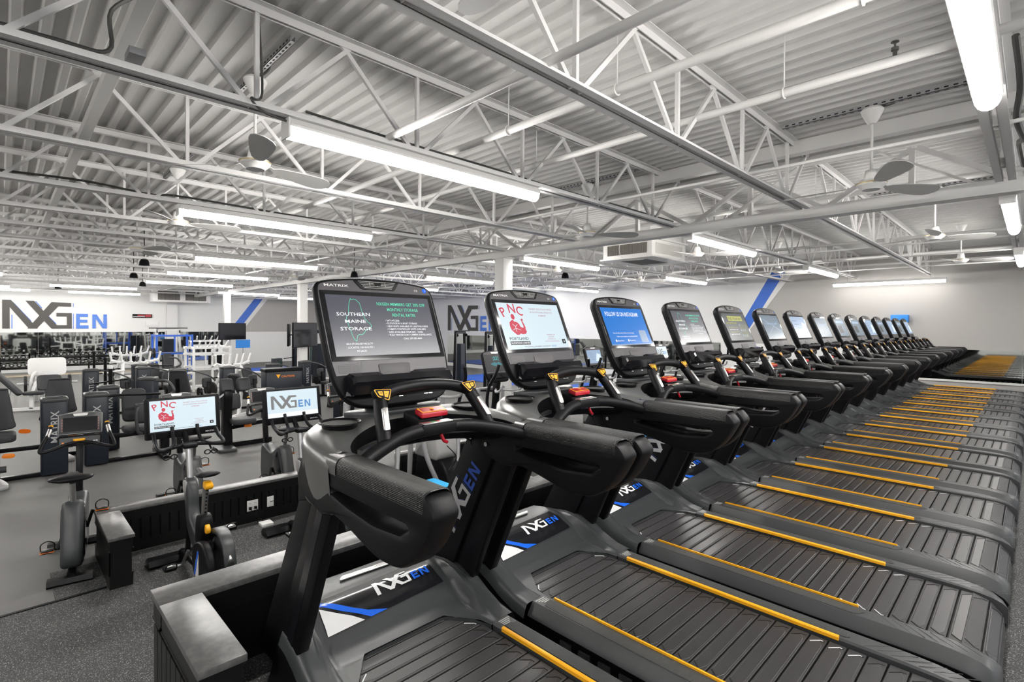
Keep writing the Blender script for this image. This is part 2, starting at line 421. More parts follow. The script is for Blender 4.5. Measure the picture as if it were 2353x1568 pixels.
# ------------------------------------------------------------------ roof joists
JX = [-.20, -1.89, -3.50, -5.22, -6.88, -8.45, -9.98, -11.5, -13.4, -15.4, -17.3, -19.2, -21.3, -23.6, -25.8, -28.0, -30.0]
ZB, ZT = 2.885, 3.52
def angle_pair(mb, y0, y1, z, s, gap, up, m):
    """two steel angles back to back with a gap; up = +1 legs rise from the flange at z, -1 hang"""
    for sd in (-1, 1):
        a, c = sd*gap/2, sd*(gap/2+s)
        mb.box(min(a, c), max(a, c), y0, y1, min(z, z+up*.006), max(z, z+up*.006), m)
        mb.box(min(a, a+sd*.006), max(a, a+sd*.006), y0, y1, min(z, z+up*s), max(z, z+up*s), m)
_tc = {}
def chords(span):
    if span not in _tc:
        y0, y1 = span; t = MB(); angle_pair(t, y0, y1, ZT+.035, .055, .03, -1, JOISTM); b = MB(); angle_pair(b, y0+.35, y1-.1, ZB, .055, .032, 1, JOISTM)
        to, bo = t.build('top_chord', smooth=False), b.build('bottom_chord', smooth=False)
        _tc[span] = (to.data, bo.data); bpy.data.objects.remove(to); bpy.data.objects.remove(bo)
    return _tc[span]
def wb(dy):
    k = ('w', round(dy, 2))
    if k not in _tc:
        q = MB(); q.beam((0, 0, 0), (0, dy, ZT-ZB-.01), .026, .03, JOISTM); o = q.build('w', smooth=False); _tc[k] = o.data; bpy.data.objects.remove(o)
    return _tc[k]
ORD = ['first', 'second', 'third', 'fourth', 'fifth', 'sixth', 'seventh', 'eighth', 'ninth', 'tenth', 'eleventh', 'twelfth', 'thirteenth', 'fourteenth', 'fifteenth', 'sixteenth', 'seventeenth']
def link(name, me, parent, loc):
    o = bpy.data.objects.new(name, me); C.objects.link(o); o.parent = parent; o.location = loc; KIDS.setdefault(parent.name, []).append(o); return o
def joist(i, x, span, near):
    lab = f"{ORD[i]} open-web roof joist from the windowed side, " + ('between the camera and the big girder' if span[0] < 5 else 'between the big girder and the back wall')
    t = thing('roof_joist', lab, 'roof joist', (x, 0, 0), 0, 'open-web joists under the corrugated roof')
    a, b = chords(span); link('top_chord', a, t, (0, 0, 0)); link('bottom_chord', b, t, (0, 0, 0))
    st = MB()
    y = (1.17 if span[0] < 5 else 7.9)
    while y-1.22 > span[0]+.3: y -= 1.22
    while y < span[1]-.3:
        for dy in (-.61, 0, .61):
            if not span[0] <= y+dy <= span[1]: continue
            if near: link('web_bar', wb(dy), t, (0, y+dy*.06, ZB+.01))
            else: st.beam((0, y+dy*.06, ZB+.01), (0, y+dy, ZT), .026, .03, JOISTM)
        y += 1.22
    if not near: st.build('web_bars', t, smooth=False)['kind'] = 'stuff'
for i, x in enumerate(JX):
    joist(i, x, (-7.9, 6.74), i < 6); joist(i, x, (6.92 if i != 3 else 10.1, 17.25), i < 4)

# ------------------------------------------------------------------ girder on columns
GY = 6.83
g = thing('roof_girder', 'deep steel truss girder crossing the room on square columns', 'girder', (0, GY, 0))
b = MB(); b.box(XW, 4, -.085, .085, 2.80, 2.812, PAINT); b.box(XW, 4, -.085, -.075, 2.812, 2.93, PAINT); b.box(XW, 4, .075, .085, 2.812, 2.93, PAINT); b.box(XW, 4, -.075, .075, 2.922, 2.93, PAINT)
b.build('bottom_chord', g, smooth=False)
b = MB(); b.box(XW, 4, -.06, .06, 3.44, 3.52, PAINT); b.build('top_chord', g, smooth=False)
b = MB(); b.box(XW, 4, -.64, -.58, 3.41, 3.555, PAINT); b.box(XW, 4, -.67, -.55, 3.405, 3.412, PAINT); b.build('header_band', g, smooth=False)
x = 3.2
while x > XW:
    for dx in (-.8, .8):
        q = MB(); q.beam((0, 0, 2.9), (dx, 0, 3.40), .05, .05, PAINT, up=(0, 1, 0)); q.build('web_bar', g, (x, 0, 0), smooth=False)
    q = MB(); q.box(-.025, .025, -.03, .03, 2.9, 3.4, PAINT); q.build('web_bar', g, (x+.8, 0, 0), smooth=False)
    x -= 1.64
for i, x in enumerate((-7.1, -16.3, -24.0)):
    q = MB(); q.box(-.12, .12, -.12, .12, FZ, 2.8, PAINT); q.box(-.17, .17, -.17, .17, FZ, FZ+.02, PAINT); q.box(-.18, .18, -.13, .13, 2.78, 2.80, PAINT)
    o = q.build('steel_column', loc=(x, GY, 0), bevel=.006); tag(o, ['square grey steel column behind the second treadmill console', 'square grey steel column holding the larger hanging television', 'square grey steel column holding the smaller far television'][i], 'column')
# flat knee braces from the joist chord down to the girder
for i, (x, y2) in enumerate(((-1.89, 5.3), (-3.5, 5.6), (-.2, 5.6), (-5.22, 5.6), (-6.88, 5.6))):
    pass
for i, (a, bb, lab) in enumerate((((-1.20, GY, 3.42), (-.35, GY+.02, 2.9), 'flat steel knee brace on the girder beside the large ceiling fan'),
                                  ((-2.9, GY, 2.9), (-2.0, GY-.02, 3.42), 'flat steel brace on the girder over the fourth treadmill'),
                                  ((-5.1, GY, 2.9), (-4.2, GY-.02, 3.42), 'flat steel brace on the girder beside the air conditioning duct'),
                                  ((-7.1, GY, 2.92), (-8.2, GY, 3.42), 'flat steel brace rising from the column head behind the second console'))):
    o = MB().beam(a, bb, .012, .12, PAINT, up=(0, 1, 0)).build('steel_brace', smooth=False); tag(o, lab, 'steel brace')

# ------------------------------------------------------------------ pipes, conduits, bridging
def pipe(name, label, cat, p, q, r, m=PAINT, hang=(), seg=14, group=None):
    t = thing(name, label, cat, (0, 0, 0), 0, group)
    MB().tube([p, q], r, m, seg).build('pipe', t)
    p, q = Vector(p), Vector(q)
    for x in hang:
        f = (x-p.x)/(q.x-p.x); c = p.lerp(q, f); z = MB(); z.tube([c+Vector((0, cos(a)*(r+.006), sin(a)*(r+.006))) for a in [2*pi*k/14 for k in range(14)]], .006, m, 6, closed=True)
        z.tube([c+Vector((0, 0, r)), (c.x, c.y, ZR)], .005, m, 6); z.build('hanger', t)
    return t
pipe('conduit_pipe', 'white tubular bridging across the joists, nearest one to the lit tube', 'pipe', (-3.5, 2.13, 2.955), (3, 2.13, 2.955), .027, hang=())
t = pipe('sprinkler_pipe', 'painted sprinkler pipe crossing behind the bridging, clamped to the joists', 'pipe', (-8, 2.98, 3.12), (4, 2.98, 3.12), .03, hang=(-3.05, -2.0, -.6, 1))
t = pipe('sprinkler_pipe', 'painted sprinkler pipe with an upright sprinkler head, closest to the large fan', 'pipe', (-12, 3.92, 3.16), (4, 3.92, 3.16), .03, hang=(-3.6, -1.25, .5))
for x in (-.62,):
    MB((0, 0, 0)).lathe([(.012, 0), (.012, .03), (.02, .032), (.02, .05), (.006, .052), (.006, .08), (.022, .083), (.022, .088)], (x, 3.92, 3.19), CABLE, 12).build('sprinkler_head', t)
for k, yy in enumerate((7.5, 11.9, 14.6, 16.4)):
    pipe('sprinkler_pipe', ORD[k]+' painted sprinkler pipe beyond the girder, counted towards the back wall', 'pipe', (-22, yy, 3.17), (4, yy, 3.17), .03, hang=(-2, -6, -10), group='sprinkler pipes beyond the girder')
for k, yy in enumerate((4.83, 10.75, 12.6, 14.8)):
    pipe('bridging_bar', ORD[k]+' thin bridging bar laid across the joist bottoms past the lit tubes', 'bridging', (-26, yy, 2.905), (4, yy, 2.905), .014, seg=8, group='bridging bars on the joist bottoms')
o = MB().box(-26, -.2, .56, .64, 3.36, 3.44, PAINT).build('wireway', smooth=False); tag(o, 'square painted wireway running across the joists at the ceiling by the first lit tube', 'wireway')
o = MB().box(-3.60, -3.46, .50, .58, 2.99, 3.03, GREYM).build('junction_box', bevel=.004); tag(o, 'small grey junction box on top of the joist before the first lit tube', 'junction box')
def cable(label, pts, r=.007, m=CABLE, cat='cable'):
    o = MB().tube(sm(pts, 6), r, m, 7).build('cable'); return tag(o, label, cat)
cable('armoured cable lying along the joist towards the first lit tube', [(-3.53, -1.5, 2.98), (-3.52, -.3, 2.965), (-3.53, .2, 2.97), (-3.52, .42, 2.99), (-3.5, .43, 3.2), (-3.5, .60, 3.38)], .011)
cable('cable drooping from the joist into the end of the first lit tube', [(-3.50, 1.18, 3.5), (-3.49, 1.2, 3.0), (-3.45, 1.12, 2.93), (-3.44, 1.2, 2.86), (-3.48, 1.36, 2.86)], .008)
cable('cable strapped along the joist carrying the second row of tubes', [(-6.91, -1.5, 2.97), (-6.9, -.2, 2.96), (-6.92, .6, 2.99), (-6.9, 1.2, 2.95), (-6.86, 1.5, 2.97), (-6.9, 3.0, 2.955), (-6.9, 5, 2.96)], .012)
cable('cable running above the first lit tube to the girder', [(-3.53, 1.5, 2.98), (-3.52, 2.4, 2.965), (-3.54, 3.2, 2.975), (-3.53, 4.2, 2.96), (-3.53, 5.4, 2.97), (-3.5, 6.6, 2.96)], .009)
cable('bundle of dark cables hanging beside the window side joist', [(-.1, 4.4, 3.3), (-.08, 4.7, 3.1), (-.1, 4.9, 2.95), (-.07, 5.3, 2.9), (-.1, 5.8, 3.0), (-.08, 6.4, 2.95)], .02)

# ------------------------------------------------------------------ tube lights
def tube_mat():
    M = bpy.data.materials.new("lit_diffuser"); M.use_nodes = True; b = M.node_tree.nodes["Principled BSDF"]
    b.inputs["Base Color"].default_value = (.9, .9, .9, 1); b.inputs["Emission Color"].default_value = (1, .97, .93, 1); b.inputs["Emission Strength"].default_value = TUBE_POWER
    return M
LIT = tube_mat()
def make_light():
    t = thing('strip_light', 'x', 'strip light', (0, 0, 0), 0, 'lit fluorescent strip lights under the joists')
    h = MB(); L = 2.44
    h.loops([[Vector((x, y, z)) for x, z in ((-.068, .02), (-.04, .065), (.04, .065), (.068, .02), (.062, .005), (-.062, .005))] for y in (0, L)], FIX); h.build('housing', t, smooth=False)
    for k in (0, 1):
        d = MB(); y0, y1 = k*L/2+.004, (k+1)*L/2-.004; pr = [Vector((.060*cos(a), 0, .01+.078*sin(a))) for a in [pi+pi*j/8 for j in range(9)]]
        d.loops([[p+Vector((0, y, 0)) for p in pr] for y in (y0, y1)], LIT); d.build('diffuser', t)
    d = MB(); d.box(-.062, .062, -.012, 0, -.066, .06, FIX); d.build('end_cap', t, smooth=False)
    return t
L0 = make_light()
DIM = LIT.copy(); DIM.name = 'lit_diffuser_dim'; DIM.node_tree.nodes['Principled BSDF'].inputs['Emission Strength'].default_value = 20
LIGHTS = [(-3.5, 1.36, 0, 'large bright strip light hanging under the joist in front of the first treadmill console'),
 (-3.5, 7.05, 0, 'bright strip light just past the girder beside the air duct'), (-3.5, 12.5, 0, 'bright strip light near the back wall stripe, in line with the big one'),
 (-6.88, 1.45, 0, 'strip light behind the largest lit one, over the small ceiling fan'), (-6.88, 7.1, 0, 'strip light below the air duct, past the column'), (-6.88, 12.5, 0, 'small strip light in front of the white back wall, right of the air duct'),
 (-.20, 1.55, 0, 'very large strip light at the top corner by the windows'), (-.20, 7.1, 0, 'strip light under the window side joist just past the girder'), (-.20, 12.2, 0, 'small strip light at the window side end of the back wall'),
 (-11.5, 2.7, 0, 'strip light in the third row from the first console'), (-11.5, 8.15, 0, 'strip light just above the second treadmill console, behind the column'), (-11.5, 13.5, 0, 'short looking strip light against the white back wall behind the second console'),
 (-15.4, 3.0, 0, 'strip light in the fourth row above the white machines'), (-15.4, 9.0, 0, 'strip light behind the first console top, fourth row'), (-15.4, 14.2, 0, 'strip light touching the top of the second console'),
 (-19.2, 3.2, 0, 'strip light beside the air handler grilles'), (-19.2, 9.5, 0, 'strip light past the larger television, fifth row'), (-23.6, 1.2, 0, 'strip light above the charcoal wall lettering'),
 (-23.6, 6.4, 0, 'strip light over the smaller television'), (-25.8, 9.6, 0, 'strip light over the blue stripe of the end wall'), (-28.0, 2.0, 0, 'far strip light in front of the air handler'), (-28.0, -1.6, 0, 'far strip light at the edge of the room over the dumbbell racks'),
 (-19.2, -2.4, 0, 'strip light cut by the picture edge, upper one above the wall lettering'), (-25.8, -2.2, 0, 'strip light cut by the picture edge, lower one above the wall lettering')]
BACK = [(-3.5, -4.6), (-6.88, -4.6), (-11.5, -3.2), (-15.4, -3.0), (-.2, -4.0), (2.4, -2.6), (2.4, 3.0), (2.4, 8.6)]
for i, (x, y, rz, lab) in enumerate(LIGHTS):
    o = L0 if i == 0 else dup(L0); o.location = (x, y, 2.818); o['label'] = lab
for x, y in BACK:
    o = dup(L0, (x, y, 2.818), 0, 'lit strip light behind the camera or outside the frame'); o['group'] = 'strip lights outside the frame'
o = dup(L0, (-1.55, 16.75, 2.72), radians(90), 'strip light hung level in front of the grey back wall')
for ch in KIDS[o.name]:
    if ch.name.startswith('diffuser'): ch.data = ch.data.copy(); ch.data.materials[0] = DIM
for k in (.3, 2.1):
    MB().tube([(0, k, .06), (0, k, ZR+.02-2.72)], .003, CABLE, 5).build('hanging_wire', o)
# unlit open channel of the joist end + ceiling fans
def make_fan():
    t = thing('ceiling_fan', 'x', 'ceiling fan', (0, 0, 0), 0, 'white three-blade ceiling fans')
    MB().lathe([(.005, .0), (.075, .0), (.09, -.02), (.078, -.05), (.05, -.11), (.03, -.14), (.014, -.145)][::-1], (0, 0, .0), FIX, 20).build('canopy', t)
    MB().tube([(0, 0, -.13), (0, 0, -.58)], .012, FIX, 10).build('rod', t)
    MB().lathe([(.0, -.735), (.07, -.735), (.085, -.72), (.115, -.695), (.118, -.68), (.11, -.665), (.07, -.652), (.06, -.64), (.046, -.56), (.03, -.55), (.0, -.55)], (0, 0, 0), FIX, 24).build('motor', t)
    MB().lathe([(.12, -.687), (.122, -.68), (.12, -.673)], (0, 0, 0), mat('pale_gold_trim', (.5, .42, .25), .3, .6), 24, caps=False).build('trim_ring', t)
    for k in range(3):
        b = MB(); a0 = 2*pi*k/3; W = [(0.11, .012), (.16, .015), (.2, .045), (.3, .062), (.45, .082), (.58, .092), (.66, .085), (.71, .06), (.735, .025), (.74, .004)]
        R_ = Matrix.Rotation(a0, 3, 'Z')
        L_ = []
        for r, hw in W:
            tw = -.30
            L_.append([R_ @ Vector((r, s*hw*cos(tw), -.68-.02*(r > .15)+s*hw*sin(tw)+dz)) for s, dz in ((-1, 0), (1, 0), (1, .005), (-1, .005))])
        b.loops(L_, mat('fan_blade_paint', (.48, .475, .46), .45)); b.build('blade', t)
    return t
F0 = make_fan()
FANS = [(-4.43, 1.47, 1.85, 3.53, 'ceiling fan beside the start of the largest lit strip light, one blade upright'), (-1.05, 5.62, 3.1, 3.53, 'large ceiling fan on a long rod before the girder, blades spread'), (-.94, 1.19, 2.88, 3.53, 'ceiling fan overhead, only one blade tip in the picture'),
 (-7.7, 1.62, 1.5, 3.53, 'ceiling fan at the end of the second strip light'), (-4.4, 5.85, .9, 3.53, 'ceiling fan in front of the air duct'), (-1.0, 9.4, .6, 3.53, 'ceiling fan past the girder near the window side'),
 (-1.0, 13.1, .2, 3.53, 'small ceiling fan closest to the grey back wall'), (-4.25, 8.9, .4, 3.53, 'small ceiling fan between the air duct and the short strip light'), (-4.2, 12.9, .9, 3.53, 'small ceiling fan in front of the blue stripe'),
 (-7.85, 9.3, .3, 3.53, 'small ceiling fan over the middle strip light past the column'), (-7.85, 12.9, .7, 3.53, 'tiny ceiling fan before the white back wall'), (-11.0, 1.7, .5, 3.53, 'ceiling fan farther along the row over the spin bikes'), (-14.4, 5.8, .3, 3.53, 'ceiling fan deep in the room beside the first console')]
for i, (x, y, rz, z, lab) in enumerate(FANS):
    o = F0 if i == 0 else dup(F0); o.location = (x, y, z-.03); o.rotation_euler = (0, 0, rz); o['label'] = lab
    if i < 6:
        c = thing('strut_channel', f'slotted steel channel under the roof carrying the {["first", "large", "overhead", "second-row", "duct-side", "window-side"][i]} ceiling fan', 'steel channel', (x, y, 3.505))
        q = MB(); q.box(-.75, .75, -.02, .02, .0, .004, GREYM).box(-.75, .75, -.02, -.016, -.0, .04, GREYM).box(-.75, .75, .016, .02, -.0, .04, GREYM)
        q.build('channel', c, smooth=False)
        q = MB()
        for k in range(24): q.box(-.72+k*.061, -.69+k*.061, -.006, .006, -.001, .0, BLKD); q.box(-.72+k*.061, -.69+k*.061, -.0212, -.02, .014, .026, BLKD)
        q.build('slots', c, smooth=False)['kind'] = 'stuff'
        q = MB(); q.tube(sm([(.06, 0, -.01), (.12, .03, .0), (.2, .04, .02), (.3, .01, .03)], 5), .008, CABLE, 6); q.build('lead', c)

# ------------------------------------------------------------------ air units
def grille(mb, p0, U, V, w, h, nf, m, face):
    """recessed dark panel with thin fins; p0 corner, U, V unit vectors"""
    n = U.cross(V)
    mb.add([p0, p0+U*w, p0+U*w+V*h, p0+V*h], [(0, 1, 2, 3)], m)
    for k in range(nf):
        c = p0+U*(w*(k+.5)/nf); mb.beam(c+n*.006, c+V*h+n*.006, .006, .012, face, up=n)
DARKG = mat("grille_shadow", (.10, .095, .085), .6); FING = mat("grille_fin", (.30, .285, .26), .5)
a = thing('air_diffuser_unit', 'boxy ceiling air unit with side grilles and a wide duct above it, past the girder', 'air unit', (-5.62, 9.30, 2.83))
b = MB(); b.box(-.55, .55, -.55, .75, .02, .36, FIX); b.box(-.60, .60, -.60, .80, 0, .03, FIX); b.box(-.6, .6, -.6, .8, .35, .38, FIX); b.build('body', a, smooth=False)
b = MB(); b.box(-.75, .25, -.1, 1.2, .38, .725, PAINT); b.build('duct', a, bevel=.01)
b = MB(); grille(b, Vector((-.45, -.552, .09)), Vector((1, 0, 0)), Vector((0, 0, 1)), .90, .2, 40, DARKG, FING); b.build('grille', a, smooth=False)
b = MB(); grille(b, Vector((.552, -.42, .09)), Vector((0, 1, 0)), Vector((0, 0, 1)), 1.05, .2, 44, mat("grille_pale", (.42, .38, .32), .6), FIX); b.build('grille', a, smooth=False)
b = MB(); b.box(-.3, .3, -.3, .5, -.004, .001, DARKG); b.build('intake', a, smooth=False)
b = MB(); b.tube(sm([(-.1, -.61, .37), (-.12, -.63, .2), (-.08, -.62, .05), (0, -.5, -.01), (.2, -.45, -.02), (.3, -.4, -.01)], 5), .006, FIX, 6); b.build('wire', a)
a = thing('air_handler_box', 'wide pale air handler with two square grilles hanging before the end wall', 'air unit', (-28.8, 6.25, 2.52))
b = MB(); b.box(-.7, 0, -1.2, 1.2, 0, .62, PAINT); b.build('body', a, bevel=.01)
for yy in (-1.0, .12):
    b = MB(); grille(b, Vector((.004, yy, .1)), Vector((0, 1, 0)), Vector((0, 0, 1)), .9, .42, 18, DARKG, FING); b.build('grille', a, smooth=False)
b = MB(); b.box(-.5, -.2, -.5, .5, .62, 1.03, PAINT); b.build('duct', a)
for i, (x, y) in enumerate(((-13.4, 2.2), (-17.3, 2.6), (-21.0, 3.4), (-25, 1.5), (-12.5, 6.6), (-8.6, 10.5))):
    q = MB(); q.lathe([(.0, -.16), (.10, -.15), (.085, -.06), (.05, 0), (0, .01)], (x, y, 2.9), BLKM, 14); q.tube([(x, y, 2.9), (x, y, ZR+.03)], .01, BLKM, 6)
    o = q.build('hanging_speaker'); tag(o, 'small black cone speaker hanging from the joists, ' + ['before the third strip light', 'before the fourth strip light', 'before the fifth strip light', 'above the wall lettering', 'above the first console top', 'near the second console'][i], 'speaker', 'black pendant speakers')

# ================================================================== TREADMILLS
TO = Vector((-1.2, 0, 0))                 # the treadmill's local base; geometry below is written in row coordinates
def S_mid(x):                             # centre height of the motor cover
    K = [(-2.42, .20), (-2.39, .325), (-2.33, .365), (-2.25, .378), (-2.17, .380), (-2.10, .368), (-2.03, .330), (-1.97, .290), (-1.92, .262), (-1.86, .246), (-1.6, .243)]
    for (a, b), (c, d) in zip(K, K[1:]):
        if x <= c:
            t = max(0, (x-a)/(c-a)); t = t*t*(3-2*t)*.35+t*.65; return b+(d-b)*t
    return .243
def S_side(x):
    K = [(-2.42, .16), (-2.39, .30), (-2.33, .345), (-2.22, .365), (-2.10, .375), (-2.0, .365), (-1.92, .335), (-1.84, .295), (-1.75, .263), (-1.66, .250), (-1.5, .25)]
    for (a, b), (c, d) in zip(K, K[1:]):
        if x <= c: t = max(0, (x-a)/(c-a)); return b+(d-b)*t
    return .25
def S_z(x, y):
    a = abs(y); k = min(1, max(0, (a-.325)/.03)); k = k*k*(3-2*k)
    z = S_mid(x)*(1-k)+S_side(x)*k
    g = math.exp(-((a-.335)/.012)**2)*.006*(1 if x < -1.75 else 0)
    d = min(1, max(0, (a-.435)/.03))
    return z-g-d*d*.06
def x_open(y):
    a = abs(y)
    if a < .20: return -1.87
    if a < .30: return -1.87+(a-.20)/.10*.14
    return -1.67
def x_front(y):
    a = abs(y); k = min(1, max(0, (a-.362)/.022)); k = k*k*(3-2*k)
    return -2.42+k*.36
def make_treadmill():
    t = thing('treadmill', 'x', 'treadmill', (0, 0, 0), 0, 'treadmills in the row on the platform')
    B = lambda: MB(TO)
    # base frame and feet
    b = B(); b.box(-2.36, -.25, -.35, .35, .06, .15, BLKM); b.box(-1.7, -.2, -.395, -.35, .05, .185, BLKM); b.box(-1.7, -.2, .35, .395, .05, .185, BLKM)
    for k in range(12):
        x = -1.5+k*.105
        for s in (-1, 1): b.box(x, x+.06, *(sorted((s*.395, s*.405))), .08, .14, RAILD)
    b.build('base_frame', t, smooth=False)
    for x in (-2.2, -.4):
        for y in (-.38, .38): b = B(); b.lathe([(.03, 0), (.03, .02), (.012, .03), (.012, .07)], (x, y, 0), RUB, 12); b.build('foot', t)
    # motor cover
    b = B(); N1, N2 = 34, 84
    def f(u, v):
        y = -.465+.93*v; x0 = x_front(y); x = x0+(x_open(y)-x0)*u; return Vector((x, y, S_z(x, y)))
    b.grid(f, N1, N2, SHELL)
    b.grid(lambda u, v: Vector((x_open(-.31+.62*v), -.31+.62*v, .243-.05*u)), 1, 24, SHELL)
    for s in (-1, 1): b.grid(lambda u, v: Vector((-2.06+.39*u, s*(.465+.002*v), S_z(-2.06+.39*u, .465)*(1-v)+.05*v)), 24, 3, BLK)
    b.grid(lambda u, v: Vector((x_front(-.465+.93*u), -.465+.93*u, S_z(x_front(-.465+.93*u), -.465+.93*u)*(1-v)+.05*v)), 84, 2, BLK)
    mc = b.build('motor_cover', t, ang=50)
    # badge decal on the cover
    def bp(u, v, h=.0035):                # u along y 0..1, v 0 at belt side .. 1 at front
        y = -.285+.56*u+.0*v; x = -1.985-.150*v-.02*u; y += .035*(1-v)*(u-.3); return Vector((x, y, S_z(x, y)+h))
    b = B(); b.grid(lambda u, v: bp(v, u), 10, 24, DECAL)
    b.quads([[(.0, .80), (.0, .97), (.33, .17), (.33, .0)]], lambda u, v: bp(u, v, .0045), DBLUE, 8)
    b.quads([[(.33, .0), (.33, .17), (.47, .0), (.40, 0)]], lambda u, v: bp(u, v, .0045), DBLUE, 4)
    b.quads([[(.0, .0), (.0, .70), (.12, .42), (.28, .0)]], lambda u, v: bp(u, v, .0045), DWHITE, 8)
    logo(b, lambda u, v: bp(.45+u*.172, .40+v*.40, .0055), 1.0, DWHITE, DBLUE, n=3)
    d = b.build('badge_decal', t, ang=80)
    b = B(); b.slab(rounded([(-2.262, -.10), (-2.225, -.13), (-2.215, .14), (-2.25, .17)], .012), lambda x, y, w: Vector((x, y, S_z(x, y)+w)), .002, .010, SILV, .002); b.build('metal_nameplate', t, ang=30)
    # rails
    def rail(s):
        b = B(); st = [(-1.668, 1), (-1.2, 1), (-.6, 1), (-.34, 1), (-.25, .96), (-.18, .87), (-.13, .72), (-.095, .48), (-.077, .2), (-.072, 0)]
        L = []
        for x, k in st:
            e = 1-k; pr = [(.316, .19-e*.09), (.316, .243-e*.05), (.322, .252-e*.06), (.404-e*.03, .252-e*.09), (.436-e*.05, .212-e*.09), (.441-e*.05, .197-e*.09), (.428-e*.05, .186-e*.09), (.33, .186-e*.09)]
            L.append([Vector((x, s*y, z)) for y, z in pr])
        b.loops(L, RAILM); o = b.build('side_rail', t, ang=32)
        b = B(); b.slab(rounded([(-1.62, .336), (-.56, .336), (-.53, .350), (-.56, .398), (-1.60, .398)], .01), lambda x, y, w: Vector((x, s*y, w)), .2518, .2545, RAILD, .0006); b.build('foot_grip_insert', t)
        b = B(); b.loops([[Vector((x, s*y, z)) for y, z in ((.309, .243), (.309, .256), (.313, .260), (.3225, .2605), (.3225, .250), (.316, .243))] for x in (-1.605, -.566)], YEL); b.build('yellow_edge_strip', t, smooth=False)
        b = B()
        for k in range(4): b.box(-1.655+k*.011, -1.650+k*.011, *sorted((s*(.338), s*(.40-.008*k))), .2518, .2535, LTGREY)
        for k in range(9): b.beam((-.48+.045*k, s*.33, .2521), (-.40+.045*k, s*(.402-.002*k), .2521-.001*(k > 6)), .0025, .001, RAILD)
        b.build('tread_lines', t, smooth=False)['kind'] = 'stuff'
        # rear end cap: the hanging fin at the back of the rail
        b = B(); b.slab(rounded([(-.42, .188), (-.12, .188), (-.078, .13), (-.078, .085), (-.13, .03), (-.22, .03)], .03), lambda u, v, w: Vector((u, s*w, v)), .325, .392, BLK, .006); b.build('rear_end_cap', t)
    rail(-1); rail(1)
    # slat belt
    q = B(); A = [(-.0315, .300), (.0315, .300), (.0315, -.300), (-.0315, -.300)]
    q = MB(); pl = lambda x, y, w: Vector((x, y, w))
    P0 = [(-.0315, -.30), (.0315, -.30), (.0315, .30), (-.0315, .30)]
    q.loops([[pl(x, y, -.016) for x, y in P0], [pl(x, y, -.002) for x, y in P0], [pl(x*.93, y*.998, 0) for x, y in P0]], SLATB, True, False)
    q.add([pl(x*.93, y*.998, 0) for x, y in P0], [(0, 1, 2, 3)], SLATB)
    I = [(-.024, -.235), (.010, -.270), (.025, -.235), (.025, .235), (.010, .27), (-.024, .235)]
    q.loops([[pl(x, y, .0004) for x, y in I], [pl(x*.92, y*.995, .0012) for x, y in I]], SLAT, False, True)
    for s in (-1, 1):
        q.beam((-.024, s*.24, .0008), (.008, s*.274, .0008), .002, .0014, BLK); q.beam((.008, s*.274, .0008), (.026, s*.274, .0008), .002, .0014, BLK)
    sl = q.build('slat', None, smooth=False); slm = sl.data; bpy.data.objects.remove(sl)
    q = MB()
    for s in (-1, 1):
        q.beam((-.022, s*.242, .0016), (.010, s*.276, .0016), .0045, .0014, TAPE); q.beam((.010, s*.276, .0016), (.020, s*.276, .0016), .0045, .0014, TAPE)
    ch = q.build('chevron_marks', None, smooth=False); chm = ch.data; bpy.data.objects.remove(ch)
    for k in range(25):
        o = link('slat', slm, t, (-1.895+k*.07+1.2, 0, .232*ZS))
        if k in (18, 19, 20, 1, 2): link('chevron_marks', chm, o, (0, 0, 0))['kind'] = 'stuff'
    for a in (14, 48, 82, 115):
        o = link('slat', slm, t, (-.20+1.2+.118*sin(radians(a)), 0, (.114+.118*cos(radians(a)))*ZS)); o.rotation_euler = (0, radians(a), 0)
    b = B(); b.tube([(-.20, -.30, .114), (-.20, .30, .114)], .09, BLKM, 18); b.box(-1.9, -.2, -.30, .30, .19, .212, BLKD); b.build('roller', t)
    # uprights
    for s in (-1, 1):
        nm = 'upright'
        b = B(); b.slab([(-1.79, .93), (-1.635, .93), (-2.02, .10), (-2.22, .10)], lambda u, v, w: Vector((u, s*w, v)), .402, .448, BLKM, .010)
        b.build(nm, t)
        b = B(); b.slab([(-1.965, .94), (-1.90, 1.05), (-1.72, 1.05), (-1.745, .95), (-2.165, .12), (-2.44, .12)], lambda u, v, w: Vector((u, s*w, v)), .385, .404, BLK, .004)
        b.build('upright_panel', t)
        b = B(); b.slab([(-1.735, .93), (-1.69, .93), (-2.04, .18), (-2.09, .18)], lambda u, v, w: Vector((u, s*w, v)), .4482, .4495, BLKG); b.build('upright_groove', t, smooth=False)
    # lettering on the inner face of the far upright panel, reading upwards
    b = B(); d1 = Vector((.511, 0, .86)); d2 = Vector((-.865, 0, .50))
    o0 = Vector((-2.030, .384, .515))
    logo(b, lambda u, v: o0+d1*u+d2*v, .1375, GREYM, mat("dark_blue_letters", (.012, .05, .28), .3), line=mat("navy_line", (.02, .05, .2), .3)); b.build('lettering', t, smooth=False)
    b = B(); logo(b, lambda u, v: Vector((o0.x, -.384, o0.z))+d1*u+d2*v, .1375, GREYM, DBLUE); b.build('lettering', t, smooth=False)
    # dash tray (horseshoe)
    O = [(-1.60, -.470), (-1.72, -.474), (-1.82, -.462), (-1.905, -.42), (-1.975, -.33), (-2.015, -.20), (-2.03, 0)]
    I = [(-1.60, -.392), (-1.665, -.368), (-1.74, -.30), (-1.80, -.21), (-1.835, -.11), (-1.845, -.05), (-1.85, 0)]
    def mir(L): return L+[(x, -y) for x, y in L[-2::-1]]
    O, I = sm([(*p, 0) for p in mir(O)], 5), sm([(*p, 0) for p in mir(I)], 5)
    b = B(); L = []
